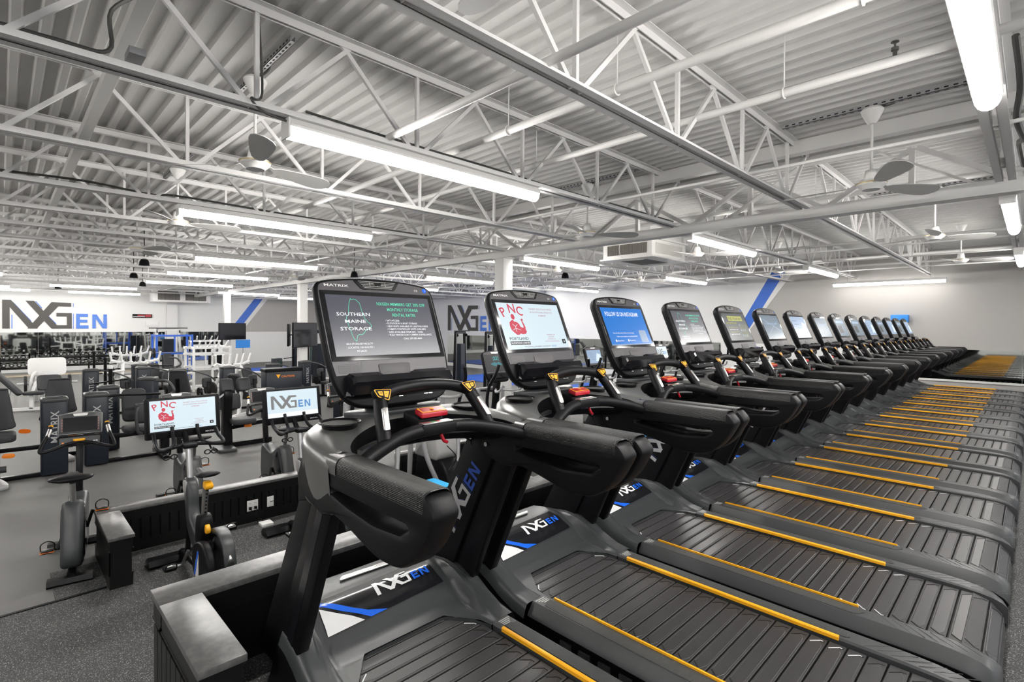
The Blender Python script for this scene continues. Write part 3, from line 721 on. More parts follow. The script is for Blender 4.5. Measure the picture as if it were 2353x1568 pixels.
    for o_, i_ in zip(O, I):
        f = min(1, max(0, (-1.62-o_.x)/.35)); zt = 1.108+.047*f; side = min(1, max(0, abs(o_.y)-.30)/.12)
        zb = 1.05-.13*side*(1 if o_.x > -1.92 else .6); c = (o_-i_).normalized()
        L.append([o_-c*.03+Vector((0, 0, zb-.0)), o_-c*.004+Vector((0, 0, zb)), o_+Vector((0, 0, zb+.03)), o_+c*.010+Vector((0, 0, zt-.045)), o_+c*.004+Vector((0, 0, zt-.018)), o_-c*.018+Vector((0, 0, zt)),
                  (o_+i_)/2+Vector((0, 0, zt+.006)), i_+c*.02+Vector((0, 0, zt+.002)), i_+Vector((0, 0, zt-.008))])
    b.loops(L, TRAYM, False, False, closed=False)
    b.build('console_tray', t, ang=60)
    b = B(); L = []
    for k, (o_, i_) in enumerate(zip(O, I)):
        f = min(1, max(0, (-1.62-o_.x)/.35)); zt = 1.108+.047*f; c = (o_-i_).normalized()
        L.append([i_+Vector((0, 0, zt-.008)), i_+c*.012+Vector((0, 0, zt-.06)), i_+c*.03+Vector((0, 0, 1.03)), o_-c*.06+Vector((0, 0, 1.0)), o_-c*.02+Vector((0, 0, 1.03))])
    b.loops(L, BLK, False, False, closed=False); b.build('tray_inner_wall', t, ang=60)
    for s in (-1, 1):
        b = B(); L = []
        for o_, i_ in zip(O, I):
            if not (.12 < abs(i_.y) < .34 and i_.y*s > 0): continue
            c = (o_-i_).normalized(); p = i_-c*.012
            L.append([p+Vector((0, 0, 1.085)), p-c*.018+Vector((0, 0, 1.081)), p-c*.016+Vector((0, 0, 1.066)), p+Vector((0, 0, 1.06))])
        b.loops(L, SILV, closed=True); b.build('silver_accent', t)
    for s in (-1, 1):
        b = B(); c = Vector((-1.845, s*.318, 1.163)); b.lathe([(.060, -.085), (.066, -.01), (.072, .0), (.078, .003), (.080, -.002)], c, BLKM, 28, caps=False); b.lathe([(0.0, -.084), (.060, -.085)], c, BLKD, 28, caps=False)
        b.lathe([(0.0, .0), (.066, .0)], c+Vector((0, 0, -.004)), BLKD, 28, caps=False); b.build('cup_holder', t)
    # accessory tray ridge in the middle of the dash
    b = B(); b.slab(sm([(-1.99, -.21), (-1.99, .21), (-1.90, .18), (-1.875, 0), (-1.90, -.18)], 4, True), lambda u, v, w: Vector((u, v, w)), 1.15, 1.176, SHELL, .006); b.build('centre_dash', t)
    # arms
    outer = rounded([(-1.66, 1.095), (-1.56, 1.102), (-1.075, 1.100), (-1.035, 1.055), (-1.095, .95), (-1.18, .882), (-1.31, .872), (-1.50, .915), (-1.62, .93), (-1.66, .90), (-1.80, .93), (-1.84, .98), (-1.80, 1.09)],
                    [.02, .02, .02, .02, .05, .05, .05, .05, .03, .02, .03, .03, .02], 5)
    inner = rounded([(-1.60, 1.005), (-1.165, 1.007), (-1.152, .998), (-1.19, .974), (-1.33, .962), (-1.50, .974), (-1.60, .990)], [.006, .006, .004, .01, .02, .02, .006], 5)
    for s in (-1, 1):
        b = B(); b.ring(outer, inner, lambda u, v, w: Vector((u, s*w, v)), .383, .474, .013, RUB); b.build('arm_rest', t, ang=42)
        b = B(); L = []
        for x in (-1.553, -1.548, -1.35, -1.12, -1.085, -1.08):
            e = .003 if x in (-1.553, -1.08) else 0
            L.append([Vector((x, s*(.429+(.0478-e)*math.copysign(abs(sin(a))**.55, sin(a))), 1.064+(.0465-e)*(cos(a)**.55 if cos(a) > 0 else .45*cos(a)))) for a in [-pi*.62+2*pi*.62*k/16 for k in range(17)]])
        b.loops(L, GRIP, False, False, closed=False); b.build('textured_grip', t, ang=60)
        b = B(); b.loops([[Vector((x, s*(.429+.0485*math.copysign(abs(sin(a))**.55, sin(a))), 1.062+.0475*(cos(a)**.55 if cos(a) > 0 else .45*cos(a)))) for a in [-pi*.62+2*pi*.62*k/16 for k in range(17)]] for x in (-1.668, -1.62, -1.556)], TRAYM, False, False, closed=False); b.build('grip_collar', t, ang=60)
        for x, z in ((-1.79, .985), (-1.90, 1.0)):
            b = B(); b.lathe([(0, .0), (.006, .0), (.007, -.004), (.010, -.005), (.010, -.01)], (x, s*.385, z), SILV, 10, ax=1); b.build('bolt', t)
        b = B(); b.slab([(-1.90, .89), (-1.745, .93), (-1.68, .93), (-1.70, 1.06), (-1.86, 1.06), (-1.90, 1.0)], lambda u, v, w: Vector((u, s*w, v)), .386, .455, BLK, .008); b.build('shoulder_cover', t)
    # lower crossbar with pulse sensor box
    b = B(); b.tube(sm([(-1.56, -.40, 1.06), (-1.60, -.30, 1.092), (-1.65, -.15, 1.12), (-1.665, 0, 1.126), (-1.65, .15, 1.12), (-1.60, .30, 1.092), (-1.56, .40, 1.06)], 6), .0255, RUB, 14); b.build('crossbar', t)
    b = B(); b.slab(rounded([(-1.695, -.085), (-1.635, -.085), (-1.635, .085), (-1.695, .085)], .012), lambda u, v, w: Vector((u, v, w)), 1.105, 1.148, RUB, .008); sb = b.build('sensor_box', t)
    b = B(); b.slab(rounded([(-1.688, -.072), (-1.645, -.072), (-1.645, .072), (-1.688, .072)], .008), lambda u, v, w: Vector((u, v, w)), 1.147, 1.151, SILV, .001)
    b.box(-1.676, -1.656, .0, .018, 1.151, 1.1515, RED); b.box(-1.676, -1.656, -.024, -.004, 1.151, 1.1515, mat("label_green", (.02, .35, .1), .4)); b.build('sensor_plate', sb)
    b = B(); b.tube(sm([(-1.66, .02, 1.10), (-1.655, .03, 1.075), (-1.66, .05, 1.065)], 5), .007, RED, 8); b.tube(sm([(-1.66, .05, 1.05), (-1.65, .09, 1.0), (-1.67, .07, .95)], 5), .002, BLK, 5); b.build('safety_clip', t)
    # upper control bar with yellow pads
    b = B(); st = [(-1.62, -.255, 1.09), (-1.655, -.245, 1.15), (-1.70, -.228, 1.215), (-1.725, -.215, 1.247), (-1.745, -.185, 1.262), (-1.76, -.12, 1.275), (-1.768, 0, 1.282)]
    st = st+[(x, -y, z) for x, y, z in st[-2::-1]]
    path = sm(st, 5); b.tube(path, [.023 if 14 < i < len(path)-15 else .027 for i in range(len(path))], RUB, 12); b.build('control_bar', t)
    n = Vector((.80, 0, .60)); up = Vector((-.60, 0, .80))
    for s in (-1, 1):
        c = Vector((-1.722, s*.212, 1.262)); pts = [(-.036*s, .020), (.040*s, .012), (.018*s, -.032), (-.026*s, -.014)]
        pts = [(-.038, .022), (.044, .016), (.016, -.034), (-.030, -.012)] if s < 0 else [(.038, .022), (-.044, .016), (-.016, -.034), (.030, -.012)]
        P = lambda u, v, w: c+Vector((0, u, 0))+up*v+n*w
        b = B(); b.slab(rounded(pts, .008), P, -.012, .014, RUB, .004); pd = b.build('button_pad', t)
        b = B(); b.slab(rounded([(u*.90, v*.90) for u, v in pts], .007), P, .0135, .0152, YEL)
        b.slab(rounded([(u*.80, v*.78) for u, v in pts], .005), P, .0148, .0158, BLK)
        sg = 1 if s < 0 else -1
        b.slab(rounded([(sg*-.022, .010), (sg*-.002, .009), (sg*-.004, -.010), (sg*-.018, -.006)], .002), P, .0155, .0168, YEL); b.slab(rounded([(sg*.004, .009), (sg*.027, .007), (sg*.012, -.018), (sg*-.000, -.014)], .002), P, .0155, .0168, YEL)
        b.text('+', .016, lambda u, v: P(u+sg*-.011-.0, v-.004, .0171), BLK, 'c'); b.text('-', .016, lambda u, v: P(u+sg*.010, v-.006, .0171), BLK, 'c'); b.build('yellow_buttons', pd)
        b = B(); b.slab(rounded([(-.013, -.045), (.013, -.045), (.013, .045), (-.013, .045)], .007), lambda u, v, w: Vector((-1.672, s*.238, 1.172))+Vector((-.55, s*-.20, .81)).normalized()*v+Vector((0, 1, 0))*u+n*w, .020, .0335, SILV, .004); b.build('pulse_grip', t)
    # emergency stop
    c = Vector((-1.725, .02, 1.178)); P = lambda u, v, w: c+Vector((v, u, w+v*-.25))
    b = B(); b.slab(rounded([(-.066, -.026), (.066, -.026), (.066, .026), (-.066, .026)], .008), P, -.012, .010, RED, .006); es = b.build('emergency_stop', t)
    b = B(); b.slab(rounded([(-.060, -.021), (.060, -.021), (.060, .021), (-.060, .021)], .004), P, .0095, .0108, YEL); b.slab(rounded([(-.054, -.017), (.054, -.017), (.054, .017), (-.054, .017)], .003), P, .0105, .0115, RED)
    b.lathe([(.009, .0), (.009, .003), (0, .003)], c+Vector((0, 0, .0112)), YEL, 12); b.build('stop_marking', es)
    b = B(); b.slab(rounded([(-.08, -.07), (.08, -.07), (.06, .02), (-.06, .02)], .01), lambda u, v, w: c+Vector((v-.02, u, w+v*-.25)), -.075, -.016, BLK, .01); b.build('stop_mount', t)
    # console neck
    b = B(); b.slab(rounded([(-.11, -.02), (.11, -.02), (.14, .06), (-.14, .06)], .02), lambda u, v, w: Vector((-1.97-.04*w*0+v*-.5, u, 1.13+w)), 0, .14, BLK, .01); b.build('console_neck', t)
    # console
    V = Vector((-.206, 0, .47)).normalized(); Nn = Vector((V.z, 0, -V.x)); OB = Vector((-1.925, 0, 1.235))
    P = lambda u, v, w: OB+Vector((0, u, 0))+V*v+Nn*w
    half = [(0, -.045), (.15, -.043), (.215, -.03), (.258, .005), (.284, .06), (.299, .15), (.303, .21), (.303, .32), (.303, .44), (.297, .48), (.279, .503), (.23, .517), (.12, .530), (0, .534)]
    out = sm([(*p, 0) for p in half], 3); out = [Vector((p.x, p.y)) for p in out]; outl = out+[Vector((-p.x, p.y)) for p in out[-2:0:-1]]
    b = B(); st = [(-.075, .075), (-.070, .045), (-.05, .012), (-.025, .0), (-.006, 0), (-.001, .004), (0, .008)]
    b.loops([[P(p.x, p.y, w) for p in inset(outl, i)] for w, i in st], BLK); cs = b.build('console_housing', t, ang=50)
    def part(fill, name, par=None, **k):
        b = B(); fill(b); return b.build(name, par or cs, **k)
    fo = [p for p in inset(outl, .014)]; fo = [p for p in fo if p.y > .078]
    part(lambda b: b.slab(fo, P, -.001, .0025, FACE), 'faceplate', smooth=False)
    part(lambda b: b.slab(rounded([(-.284, .150), (.284, .150), (.284, .462), (-.284, .462)], .006), P, .002, .0045, BLKG, .001), 'glass_bezel')
    part(lambda b: b.slab(rounded([(-.12, .519), (-.085, .474), (.085, .474), (.12, .519)], .01), P, .002, .006, BLK, .001), 'vent_surround')
    def vent(b):
        for k in range(5): b.beam(P(-.095+.006*k, .512-.0075*k, .0065), P(.095-.006*k, .512-.0075*k, .0065), .0022, .0015, LTGREY, up=Nn)
        for u in (-.04, 0, .04): b.beam(P(u, .512, .007), P(u, .487, .007), .002, .001, LTGREY, up=Nn)
        b.box(0, 0, 0, 0, 0, 0, BLK); b.slab(rounded([(-.02, .507), (.02, .507), (.015, .494), (-.015, .494)], .003), P, .006, .0085, BLK)
    part(vent, 'vent_grille', smooth=False)
    part(lambda b: b.text('MATRIX', .0165, lambda u, v: P(u-.259, v+.481, .0032), TAPE, width=.114), 'brand_lettering', smooth=False)
    def wifi(b):
        b.lathe([(0, 0), (.0014, 0)], (0, 0, 0), TAPE, 8, caps=False); b.v = b.v[:0]; b.f = []; b.m = []
        b.text('((·))', .013, lambda u, v: P(u+.196, v+.479, .0032), TAPE)
    part(wifi, 'wireless_mark', smooth=False)
    part(lambda b: b.slab(rounded([(-.262, .100), (-.157, .100), (-.157, .134), (-.262, .134)], .002), P, .0025, .0032, mat("sticker_grey", (.085, .08, .085), .5)), 'info_sticker', smooth=False)
    def stk(b):
        for k in range(5): b.slab([(-.256, .128-k*.0055), (-.208, .128-k*.0055), (-.208, .1295-k*.0055), (-.256, .1295-k*.0055)], P, .0031, .0034, FACE); b.slab([(-.200, .128-k*.0055), (-.165, .128-k*.0055), (-.165, .1295-k*.0055), (-.200, .1295-k*.0055)], P, .0031, .0034, FACE)
    part(stk, 'sticker_print', smooth=False)
    part(lambda b: b.slab(rounded([(-.078, .068), (.068, .068), (.080, .132), (-.080, .132)], .012), P, .0025, .0055, mat("charging_pad", (.075, .07, .075), .5), .001), 'charging_pad')
    # device shelf
    def shelf(b):
        pro = [(-.002, .0), (.0, .030), (.040, .066), (.066, .062), (.092, .022), (.092, .0)]
        us = [-.240, -.230, -.10, -.075, .060, .085, .248, .258]; lo = [.0, 0, 0, -.026, -.026, 0, 0, 0]; e = [.012, 0, 0, 0, 0, 0, 0, .012]
        b.loops([[P(u, v+(l if v > .08 else 0)+(ee if v < .03 else -ee*.5), max(0, w-ee*.6)) for v, w in pro] for u, l, ee in zip(us, lo, e)], BLKG)
        b.slab([(-.262, .004), (-.238, .0), (-.232, .07)], P, .001, .02, BLKG)
    part(shelf, 'device_shelf', ang=25)
    def socks(b):
        for u in (-.12, 0, .13, .155): b.slab(rounded([(u-.010, -.014), (u+.010, -.014), (u+.010, -.011), (u-.010, -.011)], .001), P, 0, .0012, SILV)
    part(socks, 'port_row', smooth=False)
    t['_x'] = 0
    return t, cs, P
T0, CS0, PC = make_treadmill()

# ---- display contents
def emat(name, c, s=1.0): return mat(name, (.01, .01, .01), .25, emit=c, es=s)
E_NAVY = emat('screen_navy', (.065, .068, .095)); E_WHITE = emat('screen_white', (.95, .97, 1)); E_GREEN = emat('screen_green', (.10, .72, .46)); E_PALE = emat('screen_pale', (.70, .83, .90))
E_RED = emat('screen_red', (.62, .03, .07)); E_DARK = emat('screen_dark', (.03, .04, .05)); E_BLUE = emat('screen_blue', (.0, .19, .68)); E_YEL = emat('screen_yellow', (.42, .42, .05)); E_GREY = emat('screen_slate', (.13, .19, .25))
E_LB = emat('screen_light_blue', (.30, .42, .60)); E_PINK = emat('screen_rose', (.5, .25, .32)); E_LOGO = emat('screen_logo_grey', (.20, .20, .20)); E_LOGB = emat('screen_logo_blue', (.10, .28, .60)); E_TEAL = emat('screen_teal', (.02, .45, .5)); E_BK = emat('screen_black', (.012, .013, .016))
def face(b, P, x0, x1, y0, y1, m, w=.0): b.add([P(x0, y0, w), P(x1, y0, w), P(x1, y1, w), P(x0, y1, w)], [(0, 1, 2, 3)], m)
def line2(b, P, pts, wd, m, w=.0006, closed=False):
    pts = [Vector(p) for p in pts]
    for i in range(len(pts)-(0 if closed else 1)):
        p, q = pts[i], pts[(i+1) % len(pts)]; d = (q-p).normalized(); nn = Vector((-d.y, d.x))*wd/2; p = p-d*wd*.3; q = q+d*wd*.3
        b.add([P(*(p+nn), w), P(*(p-nn), w), P(*(q-nn), w), P(*(q+nn), w)], [(0, 1, 2, 3)], m)
def poly(b, P, pts, m, w=.0006): b.add([P(x, y, w) for x, y in pts], [tuple(range(len(pts)))], m)
def tx(b, P, s, x, y, size, m, al='l', width=None, w=.0008): b.text(s, size, lambda u, v: P(x+u, y+v, w), m, al, width=width)
# every display is drawn on a unit of width 1 and height .54, mapped by P
def scr_storage(b, P):
    face(b, P, 0, 1, 0, .54, E_NAVY)
    line2(b, P, [(.215, .51), (.22, .50), (.245, .505), (.262, .50), (.29, .47), (.297, .40), (.31, .33), (.325, .315), (.33, .295), (.35, .285), (.36, .26), (.33, .235), (.30, .225), (.285, .205), (.262, .185), (.235, .185), (.215, .175), (.205, .15), (.198, .125),
                 (.182, .14), (.17, .175), (.155, .26), (.145, .32), (.15, .345), (.17, .36), (.178, .40), (.185, .43), (.195, .465)], .004, E_GREEN, closed=True)
    for s, y, x, wd in (('SOUTHERN', .352, .065, .30), ('MAINE', .288, .125, .19), ('STORAGE', .222, .075, .28)): tx(b, P, s, x, y, .042, E_WHITE, width=wd)
    tx(b, P, 'SELF-STORAGE FACILITY', .22, .095, .022, E_WHITE, 'c'); tx(b, P, 'LOCATED ON ROUTE 1', .225, .064, .022, E_WHITE, 'c'); tx(b, P, 'IN SACO', .225, .034, .022, E_WHITE, 'c')
    for i, s in enumerate(('NXGEN MEMBERS GET 20% OFF', 'MONTHLY STORAGE', 'RENTAL RATES')): tx(b, P, s, .70, .455-i*.052, .042, E_GREEN, 'c', width=(.50, .32, .24)[i])
    for i, (s, wd) in enumerate((('• 24/7 ACCESS', .14), ('• OUTDOOR RV & BOAT STORAGE', .32), ('• NEW UNITS AVAILABLE W/ LIGHTING INSIDE', .43), ('• CLIMATE CONTROLLED UNITS AVAILABLE', .40), ('• SIZES AVAILABLE FROM 5X5 - 15X25', .36), ('• FULLY FENCED & 24/7 CAMERA SURVEILLANCE', .45))): tx(b, P, s, .50, .305-i*.027, .023, E_WHITE, width=wd)
    tx(b, P, 'CALL 207-283-4644', .74, .135, .023, E_WHITE, 'c')
def scr_supp(b, P):
    face(b, P, 0, 1, 0, .54, E_PALE)
    for s, x, y, r in (('P', .055, .365, .38), ('N', .155, .42, .02), ('C', .265, .415, -.28)):
        v, f = text2d(s); b.add([P(x+(u*cos(r)-w_*sin(r))*.155, y+(u*sin(r)+w_*cos(r))*.155, .0007) for u, w_ in v], f, E_RED)
    poly(b, P, [(.20+.028*cos(a), .375+.034*sin(a)) for a in [2*pi*k/14 for k in range(14)]], E_RED)
    poly(b, P, [(.12, .27), (.13, .31), (.17, .335), (.19, .34), (.20, .32), (.235, .315), (.27, .29), (.275, .26), (.30, .25), (.345, .24), (.355, .20), (.33, .175), (.28, .17), (.25, .18), (.23, .165), (.19, .165), (.16, .19), (.13, .22)], E_RED)
    poly(b, P, [(.31, .345), (.335, .355), (.345, .34), (.33, .325), (.345, .29), (.355, .24), (.32, .235), (.325, .27), (.315, .32)], E_RED)
    line2(b, P, [(.165, .29), (.20, .26), (.235, .285)], .006, E_PALE, .0011); line2(b, P, [(.20, .26), (.20, .20)], .006, E_PALE, .0011); line2(b, P, [(.15, .22), (.20, .24), (.27, .22)], .005, E_PALE, .0011)
    tx(b, P, 'PORTLAND', .06, .105, .045, E_BK, width=.29); face(b, P, .06, .36, .05, .09, E_BK, .0006); tx(b, P, 'NUTRITION CORNER', .07, .06, .03, E_WHITE, width=.28, w=.0012)
    for i, s in enumerate(('THE BEST SELECTION & PRICES', 'OF NUTRITIONAL PRODUCTS', 'IN MAINE!')): tx(b, P, s, .68, .465-i*.04, .028, E_PINK, 'c')
    for i, s in enumerate(('PNCMAINE.COM', '207-879-4747', '65 WESTERN AVE.', 'SOUTH PORTLAND, ME 04106')): tx(b, P, s, .73, .155-i*.026, .018, E_PINK, 'c')
    tx(b, P, 'THE OFFICIAL SUPPLEMENT SUPPLIER OF', .25, .018, .02, E_LOGO, width=.42); tx(b, P, 'NXGEN', .69, .018, .024, E_LOGB)
    face(b, P, .90, .96, .05, .105, E_BK, .0006); poly(b, P, [(.92, .06), (.945, .075), (.93, .095)], E_PALE, .001)
def scr_blue(b, P):
    face(b, P, 0, 1, 0, .54, E_BLUE); face(b, P, 0, 1, 0, .012, E_LB, .0004); tx(b, P, 'FOLLOW US ON INSTAGRAM!', .47, .42, .085, E_WHITE, 'c', width=.80)
    tx(b, P, 'Scan this QR code to follow our story page', .36, .165, .022, E_WHITE, 'c', width=.50); tx(b, P, 'Follow us for updates on everything NXGEN', .42, .115, .022, E_WHITE, 'c', width=.50)
    tx(b, P, '@nxgenfitness', .16, .055, .024, E_WHITE); tx(b, P, '@nxgenfitness', .45, .055, .024, E_WHITE); poly(b, P, [(.13+.018*cos(a), .063+.018*sin(a)) for a in [2*pi*k/10 for k in range(10)]], E_WHITE); poly(b, P, [(.42+.018*cos(a), .063+.018*sin(a)) for a in [2*pi*k/10 for k in range(10)]], E_WHITE)
    poly(b, P, [(p.x, p.y) for p in rounded([(.74, .03), (.92, .03), (.92, .21), (.74, .21)], .03)], E_LB)
def scr_yellow(b, P):
    face(b, P, 0, 1, 0, .54, E_DARK); face(b, P, .2, .85, .39, .49, E_YEL, .0004); tx(b, P, 'FUEL YOUR DAY', .52, .41, .07, E_DARK, 'c', width=.58); tx(b, P, 'NUTRITION BAR', .3, .33, .05, E_YEL, 'c', width=.45)
    for i in range(4): tx(b, P, 'open seven days a week', .10, .25-i*.045, .03, E_WHITE if i % 2 else E_YEL, width=.38)
    for i in range(7): poly(b, P, [(.62+.09*(i % 3)+.03*cos(a), .09+.11*(i//3)+.03*sin(a)) for a in [2*pi*k/8 for k in range(8)]], E_GREY); line2(b, P, [(.6+.05*i, .32), (.64+.04*i, .05)], .006, E_YEL)
def scr_slate(b, P):
    face(b, P, 0, 1, 0, .54, E_GREY); tx(b, P, 'Choose your next workout', .5, .33, .07, E_LB, 'c', width=.7); line2(b, P, [(.1, .45), (.9, .18)], .012, E_LB); line2(b, P, [(.15, .12), (.85, .4)], .008, E_LB); tx(b, P, 'GO', .8, .07, .08, E_LB)
def scr_light(b, P):
    face(b, P, 0, 1, 0, .54, E_LB)
    for i in range(4): tx(b, P, 'member news', .10+.05*i, .42-i*.09, .05, E_GREY)
    poly(b, P, [(.55, .08), (.95, .08), (.95, .35), (.7, .40)], E_PALE)
def scr_dim(b, P):
    face(b, P, 0, 1, 0, .54, E_GREY); face(b, P, .1, .9, .4, .47, E_LB, .0004); face(b, P, .1, .5, .1, .32, E_DARK, .0004)
def scr_logo(b, P):
    face(b, P, 0, 1, 0, .54, E_PALE); logo(b, lambda u, v: P(.07+u, .17+v, .0008), .27, E_LOGO, E_LOGB, line=E_LB); face(b, P, .0, 1, .0, .09, E_WHITE, .0006)
SCR = {}
def screen(fn, key, par, P, w, name='lit_screen', org=TO):
    if (fn.__name__, key) not in SCR:
        b = MB(org); fn(b, lambda u, v, h=0.: P(u*w, v*w, h)); o = b.build(name, None, smooth=False); SCR[(fn.__name__, key)] = o.data; bpy.data.objects.remove(o)
    return link(name, SCR[(fn.__name__, key)], par, (0, 0, 0))
PT = lambda u, v, h=0.: PC(-.262+u, .170+v*.962, .0049+h)
TL = [(scr_storage, 'first treadmill of the row beside the knee wall corner, dark storage advertisement on its screen'),
      (scr_supp, 'second treadmill of the row, screen with red flexing strongman advertisement on pale blue'),
      (scr_blue, 'third treadmill of the row, bright blue screen inviting members to follow'),
      (scr_storage, 'fourth treadmill of the row, dark screen repeating the storage advertisement'),
      (scr_yellow, 'fifth treadmill of the row, dark screen with yellow lettering'),
      (scr_slate, 'sixth treadmill of the row, slate screen with bright reflections'),
      (scr_light, 'seventh treadmill of the row, light blue screen'), (scr_slate, 'eighth treadmill of the row, slate blue screen after the light one'),
      (scr_dim, 'ninth treadmill of the row, grey blue screen'), (scr_dim, 'tenth treadmill of the row, sixth from the mirror wall'), (scr_light, 'eleventh treadmill of the row, fifth from the mirror wall'),
      (scr_dim, 'twelfth treadmill of the row, fourth from the mirror wall'), (scr_light, 'thirteenth treadmill of the row, third from the mirror wall'), (scr_dim, 'fourteenth treadmill of the row, next to last before the mirror wall'), (scr_light, 'last treadmill of the row, standing in front of the mirror wall')]
roots = [T0]+[dup(T0) for _ in range(14)]
for i, (r, (fn, lab)) in enumerate(zip(roots, TL)):
    r.location = (-1.2, 1.235+.98*i, PZ); r['label'] = lab
    cs = [k for k in KIDS[r.name] if k.name.startswith('console_housing')][0]
    screen(fn, 'tm', cs, PT, .524)
    if i < 6:
        b = MB(TO); c = (.256, .484)
        b.slab([Vector((c[0]+.0115*cos(a), c[1]+.0115*sin(a))) for a in [2*pi*k/20 for k in range(20)]], PC, .002, .0034, DBLUE); b.text(str(i+1), .015, lambda u, v: PC(u+c[0], v+c[1]-.0055, .0038), TAPE, 'c'); b.build('number_badge', cs, smooth=False)

# ================================================================== HALF WALLS
def half_wall(label, segs, zt, z0, planks, cap_over=.02):
    """segs: boxes (x0,x1,y0,y1) in plan; planks: list of (x, y, dx, dy, n, za, zb) runs of beadboard"""
    t = thing('half_wall', label, 'half wall', (0, 0, 0))
    b = MB()
    for x0, x1, y0, y1 in segs: b.box(x0, x1, y0, y1, z0, zt-.028, BEAD)
    b.build('body', t, smooth=False)
    for i, (x0, x1, y0, y1) in enumerate(segs):
        c = cap_over; MB().box(x0-c if i == 0 else x0+c+.001, x1+c, y0-c, y1+c, zt-.028, zt, CAPM).build('cap_board', t, bevel=.003)
    for x0, x1, y0, y1 in segs:
        b = MB()
        for zz, h, o in ((zt-.028, .012, .014), (zt-.040, .075, .009), (zt-.115, .008, .013), (z0+.10, .012, .013), (z0, .10, .010)):
            b.box(x0-o, x1+o, y0-o, y1+o, zz-h if zz > z0+.1 else zz, zz if zz > z0+.1 else zz+h, BEAD)
        b.build('trim_rails', t, smooth=False)
    for x, y, dx, dy, n, za, zb in planks:
        key = ('pl', round(zb-za, 3), abs(dx) > 0)
        if key not in _tc:
            q = MB(); w = .078
            if abs(dx) > 0: q.loops([[Vector((a, o, z)) for a, o in ((.003, 0), (.008, .006), (w-.008, .006), (w-.003, 0), (w-.003, -.006), (.003, -.006))] for z in (0, zb-za)], BEAD)
            else: q.loops([[Vector((o, a, z)) for a, o in ((.003, 0), (.008, .006), (w-.008, .006), (w-.003, 0), (w-.003, -.006), (.003, -.006))] for z in (0, zb-za)], BEAD)
            o = q.build('plank', None, smooth=False); _tc[key] = o.data; bpy.data.objects.remove(o)
        for k in range(n): link('plank', _tc[key], t, (x+dx*k, y+dy*k, za))
    return t
XA, ZA = -2.64, .345+0.0
half_wall('black panelled half wall with a scuffed grey cap, wrapping the corner of the treadmill platform', [(-2.72, -2.58, .49, 16.2), (-2.58, -1.99, .49, .61)], .335, FZ,
          [(-2.70, .482, .08, 0, 9, FZ+.1, .20), (-2.722, .50, 0, .08, 30, FZ+.1, .20)])
half_wall('black panelled half wall beyond the spin bikes, ending in a short capped return', [(-6.20, -6.06, .64, 16.2), (-6.06, -5.30, .64, .78)], -.25, FZ,
          [(-6.052, .80, 0, .08, 60, FZ+.1, -.37), (-5.292, .65, 0, .055, 2, FZ+.1, -.37), (-6.04, .632, .08, 0, 9, FZ+.1, -.37)])
for (y, lab) in ((1.98, 'white double wall outlet with two black plugs on the half wall'), (2.17, 'white coaxial wall plate beside the double outlet')):
    t = thing('wall_outlet', lab, 'outlet', (-6.043, y, FZ+.19)); w = .058 if y < 2.1 else .036
    b = MB(); b.box(0, .006, -w, w, -.058, .058, WHITEM); b.build('plate', t, bevel=.002)
    if y < 2.1:
        for k in (-.028, .028):
            b = MB()
            for zz in (-.02, .025): b.box(.006, .007, k-.008, k-.005, zz-.006, zz+.006, BLK).box(.006, .007, k+.005, k+.008, zz-.006, zz+.006, BLK)
            b.build('socket', t, smooth=False)
            b = MB(); b.box(.006, .03, k-.012, k+.012, -.038, -.012, BLK); b.tube(sm([(.03, k, -.025), (.06, k+.01, -.06), (.09, k+.05, -.16), (.12, k+.09, -.185)], 5), .004, BLK, 6); b.build('plug', t)
    else:
        b = MB(); b.tube([(.006, 0, 0), (.02, 0, 0)], .006, SILV, 8); b.tube(sm([(.02, 0, 0), (.05, .04, .01), (.07, .16, -.04), (.08, .3, -.10), (.1, .42, -.18)], 5), .003, BLK, 6); b.build('coax_lead', t)
o = MB().box(-5.92, -5.80, 2.0, 2.12, FZ+.004, FZ+.034, WHITEM).build('power_adapter', bevel=.004); tag(o, 'small white power adapter on the floor under the double outlet', 'adapter')

